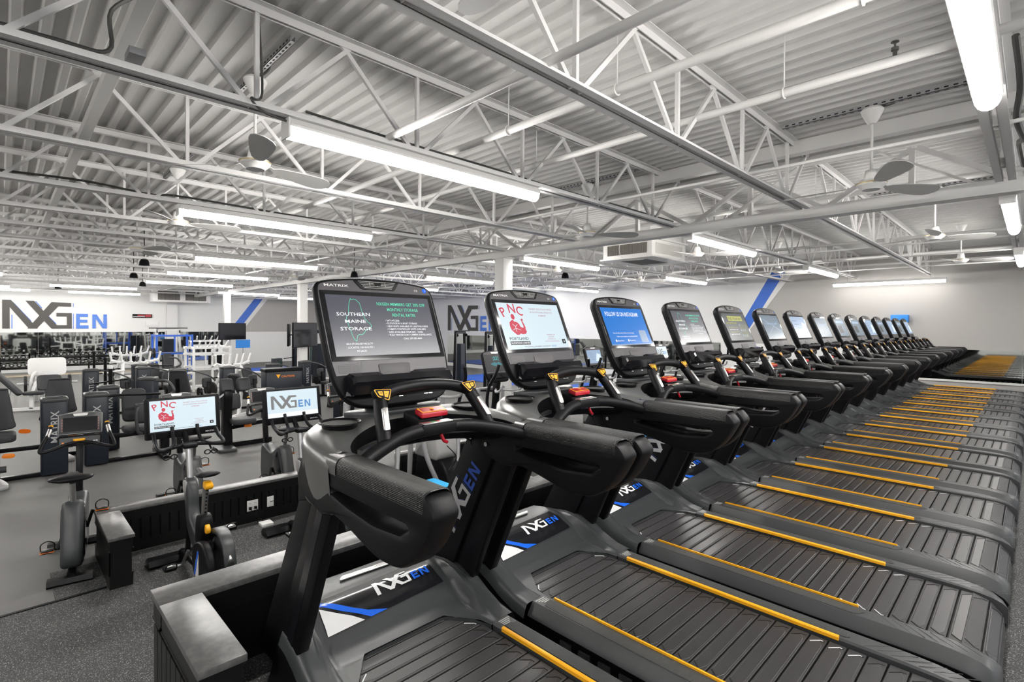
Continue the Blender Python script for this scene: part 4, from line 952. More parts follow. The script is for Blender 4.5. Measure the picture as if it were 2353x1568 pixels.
# ================================================================== SPIN BIKES
def con_plane(c, tilt):
    V = Vector((-sin(tilt), 0, cos(tilt))); N = Vector((cos(tilt), 0, sin(tilt))); c = Vector(c)
    return lambda u, v, w=0.: c+Vector((0, u, 0))+V*v+N*w
def make_spin():
    t = thing('spin_bike', 'x', 'spin bike', (0, 0, 0), 0, 'spin bikes between the two half walls')
    b = MB(); b.loops([[Vector((x, y, z)) for x, z in ((-.70, .03), (-.66, .07), (-.56, .07), (-.52, .03), (-.54, .0), (-.68, .0))] for y in (-.27, .27)], BLKM); b.build('front_foot', t)
    b = MB(); b.loops([[Vector((x, y, z)) for x, z in ((.42, .03), (.45, .06), (.52, .06), (.55, .03), (.53, .0), (.44, .0))] for y in (-.25, .25)], BLKM); b.build('rear_foot', t)
    b = MB(); b.tube(sm([(-.60, 0, .07), (-.35, 0, .11), (0, 0, .12), (.3, 0, .08), (.48, 0, .05)], 4), .035, BLKM, 10); b.tube([(-.42, 0, .11), (-.30, 0, .60)], .022, BLKM, 10); b.build('base_frame', t)
    b = MB(); b.slab(sm([(-.36, .80), (-.27, .81), (-.22, .70), (-.17, .52), (.05, .42), (.22, .40), (.24, .33), (.02, .28), (-.18, .34), (-.30, .50)], 4, True), lambda u, v, w: Vector((u, w, v)), -.045, .045, SHELL, .018); b.build('main_frame', t, ang=60)
    b = MB(); b.tube([(-.315, 0, .76), (-.375, 0, 1.08)], .027, SILV, 12, flat=.8); b.build('handlebar_post', t)
    b = MB(); b.slab(sm([(-.345, .70), (-.28, .70), (-.265, .80), (-.36, .80)], 3, True), lambda u, v, w: Vector((u, w, v)), -.052, .052, LTGREY, .01); b.build('post_collar', t)
    b = MB(); b.tube([(.10, 0, .55), (.175, 0, .90)], .024, SILV, 12, flat=.8)
    for k in range(8): b.box(.118+.008*k+.024, .121+.008*k+.024, -.006, .006, .60+.032*k, .612+.032*k, BLK)
    b.build('seat_post', t)
    b = MB(); b.slab(sm([(.03, .38), (.17, .38), (.19, .58), (.07, .60)], 3, True), lambda u, v, w: Vector((u, w, v)), -.05, .05, BLK, .018); b.build('seat_tube', t)
    b = MB(); L = []
    for x, w, h, z in ((-.06, .018, .02, .955), (-.02, .024, .03, .955), (.06, .032, .034, .952), (.14, .055, .04, .955), (.20, .085, .05, .965), (.25, .085, .05, .968), (.275, .06, .03, .965)):
        L.append([Vector((x, w*cos(a), z+h*.5*(sin(a) if sin(a) > 0 else .7*sin(a)))) for a in [2*pi*k/16 for k in range(16)]])
    b.loops(L, RUB); b.build('saddle', t, ang=70)
    b = MB(); b.slab(sm([(.19, .86), (.26, .85), (.275, .89), (.20, .91)], 3, True), lambda u, v, w: Vector((u, w+.0, v)), -.03, .03, YEL, .01); b.build('saddle_lever', t)
    b = MB(); b.slab(sm([(.19, .49), (.235, .485), (.24, .53), (.20, .55)], 3, True), lambda u, v, w: Vector((u, w, v)), -.018, .018, YEL, .008); b.build('height_knob', t)
    b = MB(); b.lathe([(.20, -.03), (.235, -.028), (.243, 0), (.235, .028), (.20, .03)], (.34, .07, .275), mat('dark_chrome', (.35, .35, .35), .22, 1.), 40, ax=1, caps=False); b.lathe([(.0, -.012), (.20, -.014), (.20, .014), (0, .012)], (.34, .07, .275), SHELL, 40, ax=1); b.build('flywheel', t, ang=50)
    b = MB(); b.slab([Vector((.34+.20*cos(a)*(1 if cos(a) > 0 else 1.3), .275+.20*sin(a)*.9)) for a in [2*pi*k/28 for k in range(28)]], lambda u, v, w: Vector((u, w, v)), -.085, -.02, BLK, .015); b.build('drive_cover', t, ang=50)
    b = MB(); b.quads([[(.16, .16), (.20, .16), (.30, .38), (.26, .38)]], lambda u, v: Vector((u, -.0865, v)), DBLUE); b.quads([[(.205, .16), (.30, .16), (.30, .36)] + [(.30, .37)]], lambda u, v: Vector((u, -.0865, v)), DWHITE); b.build('cover_decal', t, smooth=False)
    b = MB(); b.slab(sm([(.12, .47), (.24, .52), (.40, .53), (.52, .46), (.57, .33), (.555, .32), (.50, .43), (.38, .49), (.25, .48), (.14, .43)], 3, True), lambda u, v, w: Vector((u, w, v)), .025, .115, SHELL, .01); b.build('wheel_guard', t, ang=60)
    for s, zz in ((-1, -.13), (1, .13)):
        b = MB(); c = Vector((0, 0, .30)); e = c+Vector((.06*s, s*.13, zz)); b.tube([c+Vector((0, s*.09, 0)), e+Vector((0, -.01*s, 0))], .013, SILV, 8); b.tube([e, e+Vector((0, s*.03, 0))], .01, SILV, 8); b.build('crank_arm', t)
        b = MB(); p = e+Vector((0, s*.08, 0)); b.slab(rounded([(-.055, -.045), (.055, -.045), (.055, .045), (-.055, .045)], .02), lambda u, v, w: p+Vector((u, v, w)), -.012, .012, BLKM, .004)
        b.tube(sm([p+Vector((.05, -.04, 0)), p+Vector((.07, -.03, .05)), p+Vector((.07, .03, .05)), p+Vector((.05, .04, 0))], 4), .005, RUB, 6); b.slab(rounded([(-.02, -.02), (.02, -.02), (.02, .02), (-.02, .02)], .008), lambda u, v, w: p+Vector((u, v, w)), .011, .016, SILV); b.build('pedal', t)
    # handlebars
    b = MB(); c = -.36
    for s in (-1, 1):
        b.tube(sm([(c, s*.03, 1.115), (c+.02, s*.14, 1.105), (c+.10, s*.235, 1.105), (c+.06, s*.255, 1.13), (c-.05, s*.25, 1.16), (c-.13, s*.245, 1.21)], 5), .0165, RUB, 10)
        b.tube(sm([(c+.07, s*.235, 1.108), (c+.05, s*.16, 1.108), (c-.04, s*.11, 1.13), (c-.13, s*.10, 1.20), (c-.16, s*.10, 1.26)], 5), .0155, RUB, 10)
    b.slab(rounded([(-.41, -.06), (-.30, -.06), (-.30, .06), (-.41, .06)], .03), lambda u, v, w: Vector((u, v, w)), 1.085, 1.128, RUB, .012); b.build('handlebar', t)
    for s in (-1, 1):
        b = MB()
        for k in (0, 1): b.tube([Vector((-.30+.0, s*(.13+.055*k)+.024*cos(a), 1.035+.024*sin(a)*.8)) for a in [2*pi*j/12 for j in range(12)]], .006, BLKM, 6, closed=True)
        b.tube([(-.30, s*.16, 1.06), (-.33, s*.15, 1.10)], .009, BLKM, 6); b.build('weight_holder', t)
    # screen
    P = con_plane((-.52, 0, 1.16), .17); b = MB(); b.slab(rounded([(-.30, 0), (.30, 0), (.30, .365), (-.30, .365)], .018), P, -.035, 0, BLK, .006); b.slab(rounded([(-.08, .05), (.08, .05), (.08, .2), (-.08, .2)], .01), P, -.07, -.03, BLK); b.tube([P(0, .08, -.05), (-.42, 0, 1.08)], .025, BLK, 8); cs = b.build('screen_housing', t)
    b = MB(); b.slab(rounded([(-.272, .055), (.272, .055), (.272, .345), (-.272, .345)], .006), P, -.001, .002, BLKG); b.text('MATRIX', .016, lambda u, v: P(u+.17, v+.018, .001), TAPE, width=.09); b.lathe([(0, 0), (.008, 0)], (0, 0, 0), TAPE, 3, caps=False); b.build('screen_glass', cs, smooth=False)
    return t, cs, (lambda u, v, h=0.: P(-.262+u, .068+v*.965, .0032+h))
SP, SCS, PS = make_spin()
for i, (y, fn, lab) in enumerate(((1.20, scr_supp, 'spin bike with the red strongman advertisement on its screen, nearest the wall end'), (2.20, scr_logo, 'spin bike with the gym logo on its white screen, second along the half wall'))):
    r = SP if i == 0 else dup(SP, skip=('lit_screen',)); r.location = (-4.93, y, FZ+.004); r['label'] = lab
    cs = [k for k in KIDS[r.name] if k.name.startswith('screen_housing')][0]; screen(fn, 'spin', cs, PS, .524, org=(0, 0, 0))

# ================================================================== UPRIGHT BIKES
def make_bike():
    t = thing('upright_bike', 'x', 'exercise bike', (0, 0, 0), 0, 'upright exercise bikes beyond the half wall')
    for x, w, nm in ((.44, .15, 'rear_foot'), (-.50, .24, 'front_foot')):
        b = MB(); b.loops([[Vector((x+dx, y, z)) for dx, z in ((-.05, .02), (-.035, .06), (.035, .06), (.05, .02), (.04, .0), (-.04, .0))] for y in (-w, w)], BLKM); b.build(nm, t)
    b = MB(); b.tube([(-.50, 0, .05), (.44, 0, .05)], .035, BLKM, 8); b.build('base_frame', t)
    b = MB(); b.slab(sm([(.24, .62), (.12, .60), (-.10, .50), (-.40, .56), (-.46, .40), (-.44, .10), (-.1, .06), (.30, .08), (.40, .16), (.33, .40)], 4, True), lambda u, v, w: Vector((u, w, v)), -.075, .075, SHELL, .03); b.build('body_shell', t, ang=60)
    b = MB(); b.slab(sm([(.20, .55), (.10, .50), (-.02, .35), (.0, .15), (.20, .12), (.28, .25)], 4, True), lambda u, v, w: Vector((u, w, v)), -.083, .083, BLKG, .01); b.build('side_cover', t, ang=60)
    b = MB(); b.beam((-.44, 0, .45), (-.52, 0, 1.0), .075, .055, BLKM, up=(0, 1, 0)); b.build('mast', t, bevel=.008)
    b = MB(); b.tube([(.19, 0, .55), (.25, 0, .80)], .022, SILV, 10); b.build('seat_post', t)
    b = MB(); L = []
    for x, w, h, z in ((.07, .02, .02, .845), (.11, .032, .03, .845), (.18, .05, .045, .845), (.26, .10, .055, .85), (.33, .155, .06, .855), (.38, .15, .055, .855), (.40, .11, .03, .85)):
        L.append([Vector((x, w*cos(a), z+h*.5*(sin(a) if sin(a) > 0 else .8*sin(a))+.012*abs(cos(a))**2)) for a in [2*pi*k/18 for k in range(18)]])
    b.loops(L, RUB); b.build('saddle', t, ang=70)
    for s in (-1, 1):
        b = MB(); c = Vector((-.05, 0, .30)); e = c+Vector((-.05*s, s*.12, .14*s)); b.tube([c+Vector((0, s*.08, 0)), e], .013, BLKM, 8); b.build('crank_arm', t)
        p = e+Vector((0, s*.07, 0)); b = MB(); b.slab(rounded([(-.05, -.045), (.05, -.045), (.05, .045), (-.05, .045)], .015), lambda u, v, w: p+Vector((u, v, w)), -.012, .008, BLKM, .003)
        b.tube(sm([p+Vector((0, -.045, 0)), p+Vector((0, -.045, .06)), p+Vector((0, 0, .085)), p+Vector((0, .045, .06)), p+Vector((0, .045, 0))], 5), .005, RUB, 6); b.build('pedal', t)
        b = MB(); b.tube([p+Vector(q) for q in ((.052, -.045, 0), (.052, .045, 0), (-.052, .045, 0), (-.052, -.045, 0))], .005, ORG, 6, closed=True); b.build('pedal_edge', t)
    P = con_plane((-.56, 0, 1.0), .28)
    b = MB(); b.slab(rounded([(-.175, .085), (.175, .085), (.178, .29), (.10, .305), (-.10, .305), (-.178, .29)], .022), P, -.03, .012, SHELL, .008); cs = b.build('console', t)
    b = MB(); b.tube([P(*q, .012) for q in ((-.168, .092), (.168, .092), (.170, .285), (.09, .298), (-.09, .298), (-.170, .285))], .003, LTGREY, 6, closed=True); b.build('console_rim', cs)
    b = MB(); b.slab(rounded([(-.135, .115), (.135, .115), (.135, .255), (-.135, .255)], .006), P, .011, .0135, BLKG); b.slab(rounded([(-.05, .268), (.05, .268), (.06, .292), (-.06, .292)], .004), P, .011, .0145, SILV); b.build('display', cs, smooth=False)
    b = MB()
    for s in (-1, 1):
        for k in range(5): b.slab([(s*.142-.006, .12+.027*k), (s*.142+.006, .12+.027*k), (s*.142, .14+.027*k)], P, .012, .0135, mat('dim_red_mark', (.3, .12, .1), .5))
    b.build('key_marks', cs, smooth=False)
    b = MB(); b.slab(rounded([(-.17, -.03), (.17, -.03), (.175, .075), (-.175, .075)], .018), P, -.025, .03, BLK, .008); b.slab(rounded([(-.155, -.018), (.155, -.018), (.158, .055), (-.158, .055)], .012), P, .028, .0325, SHELL)
    for u, m in ((-.13, ORG), (-.03, YEL), (.0, GREYM), (.03, YEL), (.11, GREYM), (.13, GREYM), (-.015, mat('button_green', (.02, .5, .1), .4)), (.02, RED)): b.slab(rounded([(u-.008, .0), (u+.008, .0), (u+.008, .012), (u-.008, .012)], .002), P, .032, .0345, m)
    b.build('keypad', cs)
    b = MB()
    for s in (-1, 1): b.tube(sm([(-.44, 0, 1.035), (-.40, s*.10, 1.02), (-.34, s*.22, .985), (-.33, s*.275, .985), (-.38, s*.265, 1.04), (-.46, s*.225, 1.13), (-.50, s*.215, 1.19)], 5), .016, RUB, 10)
    b.build('handlebar', t)
    for s in (-1, 1):
        b = MB(); b.tube([(-.44, s*.235, 1.10), (-.485, s*.218, 1.165)], .019, SILV, 10); b.build('pulse_grip', t)
        b = MB(); b.lathe([(.018, 0), (.018, .012), (0, .016)], (-.505, s*.214, 1.19), YEL, 12); b.build('yellow_button', t)
    b = MB(); b.slab(rounded([(-.05, -.02), (.05, -.02), (.035, .02), (-.035, .02)], .012), lambda u, v, w: Vector((-.43+v, u, w+1.05)), -.006, .012, YEL, .004); b.build('centre_buttons', t)
    return t
UB = make_bike()
for i, (x, y, lab) in enumerate(((-6.12, .48, 'upright exercise bike standing beside the end of the half wall, saddle towards the camera'), (-7.15, 1.62, 'upright exercise bike behind the spin bike with the strongman screen'),
                                 (-7.0, 2.62, 'upright exercise bike with green and red keys behind the logo screen'), (-7.0, 3.75, 'upright exercise bike mostly hidden behind the first treadmill tray'))):
    r = UB if i == 0 else dup(UB); r.rotation_euler = (0, 0, -.15 if i == 0 else 0); r.location = (x, y, FZ); r['label'] = lab

# ================================================================== ELLIPTICALS
def make_elliptical():
    t = thing('elliptical_trainer', 'x', 'elliptical', (0, 0, 0), 0, 'elliptical trainers between the half walls')
    b = MB(); b.beam((-.95, 0, .06), (.75, 0, .06), .10, .07, BLKM); b.box(-.98, -.88, -.3, .3, 0, .06, BLKM); b.box(.68, .78, -.28, .28, 0, .06, BLKM); b.build('base_frame', t, bevel=.006)
    b = MB(); b.slab(sm([(-.82, .10), (-.85, .55), (-.45, .55), (-.25, .40), (-.2, .12)], 4, True), lambda u, v, w: Vector((u, w, v)), -.13, .13, BLK, .03); b.build('drive_housing', t, ang=60)
    b = MB(); b.slab(rounded([(-.88, .52), (-.42, .52), (-.38, .60), (-.44, .98), (-.84, .98)], .04), lambda u, v, w: Vector((u, w, v)), -.16, .16, LTGREY, .03); b.build('housing_cover', t, ang=60)
    b = MB(); b.beam((-.72, 0, .95), (-.66, 0, 1.50), .09, .07, BLKM, up=(0, 1, 0)); b.build('mast', t, bevel=.01)
    P = con_plane((-.62, 0, 1.42), .30)
    b = MB(); b.slab(rounded([(-.18, -.03), (.18, -.03), (.23, .10), (.235, .40), (.15, .43), (-.15, .43), (-.235, .40), (-.23, .10)], .03), P, -.05, 0, BLK, .015); cs = b.build('console', t, ang=60)
    b = MB(); b.slab(rounded([(-.215, .10), (.215, .10), (.215, .40), (.12, .415), (-.12, .415), (-.215, .40)], .015), P, -.001, .003, FACE); b.slab(rounded([(-.2, .125), (.2, .125), (.2, .37), (-.2, .37)], .006), P, .002, .005, BLKG); b.slab(rounded([(-.06, .385), (.06, .385), (.07, .41), (-.07, .41)], .004), P, .002, .006, SILV)
    b.slab(rounded([(-.13, .02), (.13, .02), (.15, .08), (-.15, .08)], .01), P, -.001, .03, BLKG, .006); b.build('console_face', cs, smooth=False)
    for s in (-1, 1):
        b = MB(); b.tube(sm([(-.40, s*.16, .30), (-.50, s*.25, .62), (-.54, s*.28, .95)], 5), .030, GREYM, 12); b.build('swing_link', t)
        b = MB(); b.tube(sm([(-.54, s*.28, .95), (-.55, s*.30, 1.15), (-.50, s*.31, 1.35), (-.40, s*.29, 1.52), (-.37, s*.25, 1.66)], 5), .023, RUB, 10); b.build('swing_handle', t)
        b = MB(); b.tube(sm([(-.64, s*.05, 1.28), (-.52, s*.16, 1.27), (-.40, s*.20, 1.30), (-.36, s*.18, 1.38)], 5), .018, GREYM, 10); b.build('fixed_handle', t)
        b = MB(); b.tube(sm([(-.42, s*.16, .30), (0, s*.15, .27+.05*s), (.62, s*.13, .22+.03*s)], 5), .026, GREYM, 10); b.tube([(.62, s*.13, .22), (.70, s*.10, .07)], .02, GREYM, 8); b.build('pedal_beam', t)
        b = MB(); b.slab(rounded([(-.18, -.07), (.20, -.07), (.20, .07), (-.18, .07)], .04), lambda u, v, w: Vector((.42+u, s*.16+v, .50+.05*s+w)), -.02, .012, BLK, .008); b.tube([(.42, s*.16, .48+.05*s), (.42, s*.14, .24)], .03, BLKM, 8); pd = b.build('foot_plate', t)
        b = MB(); b.slab(rounded([(-.16, -.055), (.17, -.055), (.17, .055), (-.16, .055)], .03), lambda u, v, w: Vector((.42+u, s*.16+v, .512+.05*s+w)), .0, .012, mat('cyan_pad', (.02, .38, .75), .45)); b.build('cyan_foot_pad', pd)
    b = MB(); b.tube([(.30, -.33, .0), (.30, -.33, .03)], .05, BLKM, 12); b.tube([(.30, .33, .0), (.30, .33, .03)], .05, BLKM, 12)
    b.tube([(-.88, -.24, .03), (-.80, -.24, 1.30)], .032, GREYM, 12); b.tube([(-.88, .24, .03), (-.80, .24, 1.30)], .032, GREYM, 12); b.tube([(-.80, -.24, 1.29), (-.80, .24, 1.29)], .02, GREYM, 10); b.build('support_posts', t)
    return t, (lambda u, v, h=0.: P(-.2+u, .128+v*1.1, .0055+h))
EL, PE = make_elliptical()
def scr_teal(b, P):
    face(b, P, 0, 1, 0, .54, E_BK); line2(b, P, [(.38, .34), (.38, .46), (.62, .46), (.62, .34)], .015, E_TEAL); tx(b, P, 'AA', .5, .35, .12, E_TEAL, 'c'); poly(b, P, [(.2, .24), (.4, .3), (.5, .27), (.62, .3), (.8, .2), (.55, .17), (.4, .16)], mat('dim_teal', (.01, .01, .01), .25, emit=(.01, .16, .2)))
for i, (y, fn, lab) in enumerate(((3.05, scr_logo, 'elliptical trainer seen through the first treadmill, pale housing and cyan foot pads'), (3.95, scr_dim, 'elliptical trainer with pale housing seen between the first treadmill bars'), (5.05, scr_teal, 'elliptical trainer with a small teal screen between the first two treadmill consoles'),
    (6.55, scr_blue, 'elliptical trainer with a bright blue screen beside the second console'), (7.4, scr_light, 'elliptical trainer with a glaring white and yellow screen'), (8.2, scr_slate, 'elliptical trainer with a dark slate screen before the third console'),
    (9.75, scr_logo, 'elliptical trainer with the gym logo screen just right of the third console'), (12.0, scr_light, 'elliptical trainer with a light screen left of the fifth console'), (14.7, scr_blue, 'last elliptical trainer with a blue screen by the sixth console'))):
    r = EL if i == 0 else dup(EL, skip=('lit_screen',)); r.location = (-4.7, y, FZ+.004); r['label'] = lab
    cs = [k for k in KIDS[r.name] if k.name.startswith('console')][0]; screen(fn, 'el', cs, PE, .40, org=(0, 0, 0))

# ================================================================== STRENGTH MACHINES
def tower(b_parent, x, y, w=.30, d=.26, h=1.12, rev=False):
    b = MB(); b.slab(rounded([(x-d/2, y-w/2), (x+d/2, y-w/2), (x+d/2, y+w/2), (x-d/2, y+w/2)], .05), lambda u, v, q: Vector((u, v, q)), .02, h-.06, TOWER, .012); b.build('weight_tower', b_parent, ang=50)
    b = MB(); b.slab(rounded([(x-d/2-.005, y-w/2-.005), (x+d/2+.005, y-w/2-.005), (x+d/2+.005, y+w/2+.005), (x-d/2-.005, y+w/2+.005)], .055), lambda u, v, q: Vector((u, v, q)), h-.07, h, RAILM, .025); b.slab(rounded([(x-.05, y-w/2+.05), (x+.05, y-w/2+.05), (x+.05, y+w/2-.05), (x-.05, y+w/2-.05)], .03), lambda u, v, q: Vector((u, v, q)), h-.01, h+.006, BLK); b.build('tower_cap', b_parent, ang=50)
    b = MB(); b.text('MATRIX', .13, lambda u, v: Vector((x+d/2+.002, y-.045+v*0+.09-v, h*.42+u)), GREYM, width=.46)
    for i in range(len(b.v)):
        pass
    b.build('brand_lettering', b_parent, smooth=False)
def pad(parent, name, c, size, m=UPH, rot=0., b_=.025, ax='y'):
    b = MB(); sx, sy, sz = size; R_ = Matrix.Rotation(rot, 3, 'Y' if ax == 'y' else 'X'); cc = Vector(c)
    b.slab(rounded([(-sx/2, -sy/2), (sx/2, -sy/2), (sx/2, sy/2), (-sx/2, sy/2)], min(sx, sy)*.28), lambda u, v, w: cc+R_ @ Vector((u, v, w)), -sz/2, sz/2, m, b_); return b.build(name, parent, ang=60)
def make_seated(side=-1):
    """weight tower with a seat on its -y side; the sitter looks towards +x"""
    t = thing('leg_curl_machine', 'x', 'weight machine', (0, 0, 0), 0, 'selectorized weight machines with dark towers')
    tower(t, 0, 0)
    s = side
    b = MB(); b.beam((0, 0, .03), (-.0, s*.62, .03), .09, .06, BLKM); b.beam((-.35, s*.62, .03), (.45, s*.62, .03), .10, .06, BLKM); b.beam((0, 0, .42), (-.05, s*.62, .42), .06, .06, BLKM); b.beam((0, s*.62, .05), (-.02, s*.62, .60), .09, .12, BLKM, up=(0, 1, 0)); b.build('frame', t, bevel=.008)
    b = MB(); b.slab(sm([(-.20, -.05), (.28, -.14), (.32, .14), (-.2, .05)], 4, True), lambda u, v, w: Vector((u+.2, s*.62+v, w)), .0, .06, GREYM, .02); b.build('foot_cover', t)
    pad(t, 'seat', (.10, s*.62, .63), (.48, .44, .10)); 
    b = MB(); pts = sm([(-.19, 0), (-.20, .15), (-.15, .50), (-.12, .56), (.12, .56), (.15, .50), (.20, .15), (.19, 0)], 4, True); b.slab(pts, lambda u, v, w: Vector((-.16-v*.16+w, s*.62+u, .70+v)), -.04, .04, UPH, .02); b.build('back_pad', t, ang=60)
    b = MB(); b.beam((-.22, s*.62, .55), (-.30, s*.62, 1.1), .06, .05, BLKM, up=(0, 1, 0)); b.tube(sm([(.02, s*.85, .62), (.15, s*.88, .66), (.22, s*.86, .74)], 4), .014, BLKM, 8); b.build('back_support', t)
    b = MB(); b.slab(sm([(-.05, -.02), (.05, -.03), (.06, .02), (-.04, .03)], 3, True), lambda u, v, w: Vector((.1+u*.4, s*(.62-.30)+u, .68+v)), -.012, .012, ORG, .005); b.build('adjust_lever', t)
    b = MB(); b.slab(sm([(-.06, -.02), (.05, -.03), (.06, .02), (-.04, .03)], 3, True), lambda u, v, w: Vector((.08+w, s*(.62-.14)+u, .36+v)), -.012, .012, ORG, .005); b.build('adjust_lever', t)
    b = MB(); b.lathe([(.0, -.03), (.07, -.03), (.08, 0), (.07, .03), (0, .03)], (.05, s*.80, .33), BLKM, 16, ax=1); b.tube([(.05, s*.7, .33), (.42, s*.7, .25)], .02, BLKM, 8); b.tube([(.42, s*.5, .25), (.42, s*.85, .25)], .045, UPH, 12); b.build('roller_arm', t)
    return t
def make_stack():
    t = thing('cable_weight_machine', 'x', 'weight machine', (0, 0, 0), 0, 'selectorized weight machines with dark towers')
    tower(t, 0, 0); b = MB(); b.beam((0, .1, .03), (.0, .75, .03), .08, .05, BLKM); b.beam((-.3, .72, .03), (.3, .72, .03), .08, .05, BLKM); b.beam((0, .7, .03), (-.05, .7, .75), .07, .07, BLKM, up=(0, 1, 0)); b.build('frame', t, bevel=.006)
    pad(t, 'seat', (.12, .68, .42), (.36, .3, .08)); pad(t, 'chest_pad', (-.10, .68, .72), (.26, .22, .08), rot=1.4)
    b = MB(); b.tube(sm([(0, .15, 1.08), (.08, .4, 1.02), (.12, .66, .90), (.1, .8, .78)], 4), .018, RAILM, 8); b.build('lever_arm', t)
    b = MB(); b.lathe([(0, -.03), (.12, -.03), (.13, 0), (.12, .03), (0, .03)], (-.05, .5, .5), BLKM, 18, ax=1); b.build('cam_wheel', t); return t
def make_press():
    t = thing('chest_press_machine', 'x', 'weight machine', (0, 0, 0), 0, 'selectorized weight machines with dark towers')
    tower(t, 0, 0)
    b = MB(); b.beam((0, 0, .03), (-.05, .9, .03), .09, .05, BLKM); b.beam((0, .05, .40), (0, .82, .42), .07, .07, BLKM); b.beam((-.4, .85, .03), (.35, .85, .03), .1, .06, BLKM); b.build('frame', t, bevel=.008)
    b = MB(); b.slab(sm([(-.06, .05), (.07, .05), (.09, .35), (.06, .90), (-.05, .92), (-.08, .5)], 4, True), lambda u, v, w: Vector((u, .90+w, v)), -.06, .06, BLK, .02); b.build('pivot_cover', t, ang=60)
    b = MB(); b.tube(sm([(.0, .60, .40), (.10, .52, .45), (.12, .50, .75), (.10, .55, .86)], 5), .024, RAILM, 10); b.tube(sm([(-.05, .85, 1.02), (.02, .55, 1.04), (.08, .30, 1.06), (.1, .1, 1.06)], 5), .02, BLKM, 10); b.build('press_arm', t)
    b = MB(); b.tube(sm([(-.02, .95, .98), (.05, 1.03, 1.06), (0, .95, 1.22), (-.1, .8, 1.24)], 5), .024, RAILM, 10); b.build('handle', t)
    pad(t, 'seat', (-.25, .55, .45), (.40, .36, .09)); pad(t, 'back_pad', (-.42, .55, .82), (.55, .34, .08), rot=1.35)
    pad(t, 'side_pad', (.02, .58, .74), (.22, .16, .30)); return t
def make_abs():
    t = thing('abdominal_machine', 'x', 'weight machine', (0, 0, 0))
    b = MB(); b.slab(sm([(-.12, .0), (.10, .0), (.06, .5), (.10, .95), (.0, 1.0), (-.10, .5)], 4, True), lambda u, v, w: Vector((u, w, v)), -.07, .07, BLKM, .02); b.beam((0, 0, .05), (.0, .75, .05), .1, .08, BLKM); b.beam((0, 0, .35), (-.05, 1.0, .42), .07, .07, BLKM); b.build('frame', t, ang=60)
    b = MB(); b.slab(rounded([(-.25, -.18), (.2, -.18), (.24, .10), (-.2, .12)], .06), lambda u, v, w: Vector((.2+u, -.05+v, w)), .0, .06, RAILM, .02); b.build('foot_plate', t)
    pad(t, 'seat', (.10, .22, .47), (.42, .40, .09)); pad(t, 'back_pad', (-.08, .14, .80), (.28, .20, .10), rot=1.4)
    for s in (-1, 1):
        pad(t, 'shoulder_pad', (-.02, .14+s*.14, 1.10), (.26, .22, .08), rot=1.1); pad(t, 'elbow_pad', (.10, .14+s*.36, .84), (.16, .11, .22))
        b = MB(); b.tube(sm([(.0, .14+s*.10, 1.02), (.06, .14+s*.22, .95), (.1, .14+s*.34, .86), (.08, .14+s*.40, .70)], 4), .016, GREYM, 8); b.lathe([(.0, 0), (.018, 0), (.018, .02), (0, .02)], (.02, .14+s*.10, 1.03), YEL, 10, ax=0); b.build('arm', t)
    b = MB(); b.slab(rounded([(-.06, -.03), (.06, -.03), (.06, .03), (-.06, .03)], .02), lambda u, v, w: Vector((.15+w, .30+u, .38+v)), -.02, .02, ORG, .008); b.build('adjust_knob', t)
    return t
def put(root, first, x, y, rz, lab, z=FZ):
    r = root if first else dup(root); r.location = (x, y, z); r.rotation_euler = (0, 0, rz); r['label'] = lab; return r
S0 = make_seated()
for i, (x, y, rz, lab) in enumerate(((-9.95, .55, 0, 'seated weight machine at the picture edge, padded back beside a tall dark tower'), (-11.2, 1.32, 0, 'seated weight machine whose black padded back rises behind the first dark tower'),
    (-12.4, 2.1, 2.6, 'seated machine seen from behind its padded back, by the strongman screen'), (-13.2, 7.8, 1.9, 'seated machine beyond the logo screen bike'))): put(S0, i == 0, x, y, rz, lab)
K0 = make_stack()
for i, (x, y, rz, lab) in enumerate(((-15.5, 1.5, 0, 'tall dark weight tower, first of the pair behind the long arm machine'), (-15.5, 2.52, 0, 'tall dark weight tower, second of the pair behind the long arm machine'),
    (-14.3, 3.0, .1, 'dark weight tower just above the strongman bike screen, beside the open bench'), (-14.3, 4.08, .1, 'dark weight tower above the strongman bike screen, closer to the white squat frame'),
    (-14.6, 5.3, .3, 'dark weight tower beside the white squat frame'), (-15.0, 6.35, .3, 'dark weight tower next to the one by the squat frame'))): put(K0, i == 0, x, y, rz, lab)
PR = make_press()
for i, (x, y, rz, lab) in enumerate(((-10.2, 1.05, 0, 'press machine with a long low beam and curved grey handle arms'), (-11.2, 5.6, .4, 'press machine behind the logo screen bike'), (-16.5, 2.6, .3, 'press machine in front of the white pulldown frame'))): put(PR, i == 0, x, y, rz, lab)
ab = make_abs(); ab.location = (-10.0, 2.85, FZ); ab['label'] = 'abdominal crunch machine with two shoulder pads between the two spin bike screens'
# wide weight stack with a warning label
t = thing('weight_stack_cabinet', 'wide dark weight stack cabinet with a yellow warning triangle, behind the logo screen', 'weight machine', (-12.5, 4.75, FZ))
b = MB(); b.slab(rounded([(-.18, -.42), (.18, -.42), (.18, .42), (-.18, .42)], .05), lambda u, v, w: Vector((u, v, w)), 0, 1.10, TOWER, .02); b.build('cabinet', t, ang=50)
b = MB(); b.slab(rounded([(-.2, -.44), (.2, -.44), (.2, .44), (-.2, .44)], .06), lambda u, v, w: Vector((u, v, w)), 1.08, 1.16, BLK, .02); b.slab([(-.30, .0), (-.20, .0), (-.25, -.09)], lambda u, v, w: Vector((.182+w, u+.1, 1.02+v)), 0, .002, YEL); b.text('CAUTION', .06, lambda u, v: Vector((.183, -.08+u, .95+v)), ORG, width=.3); b.build('warning_label', t, smooth=False)

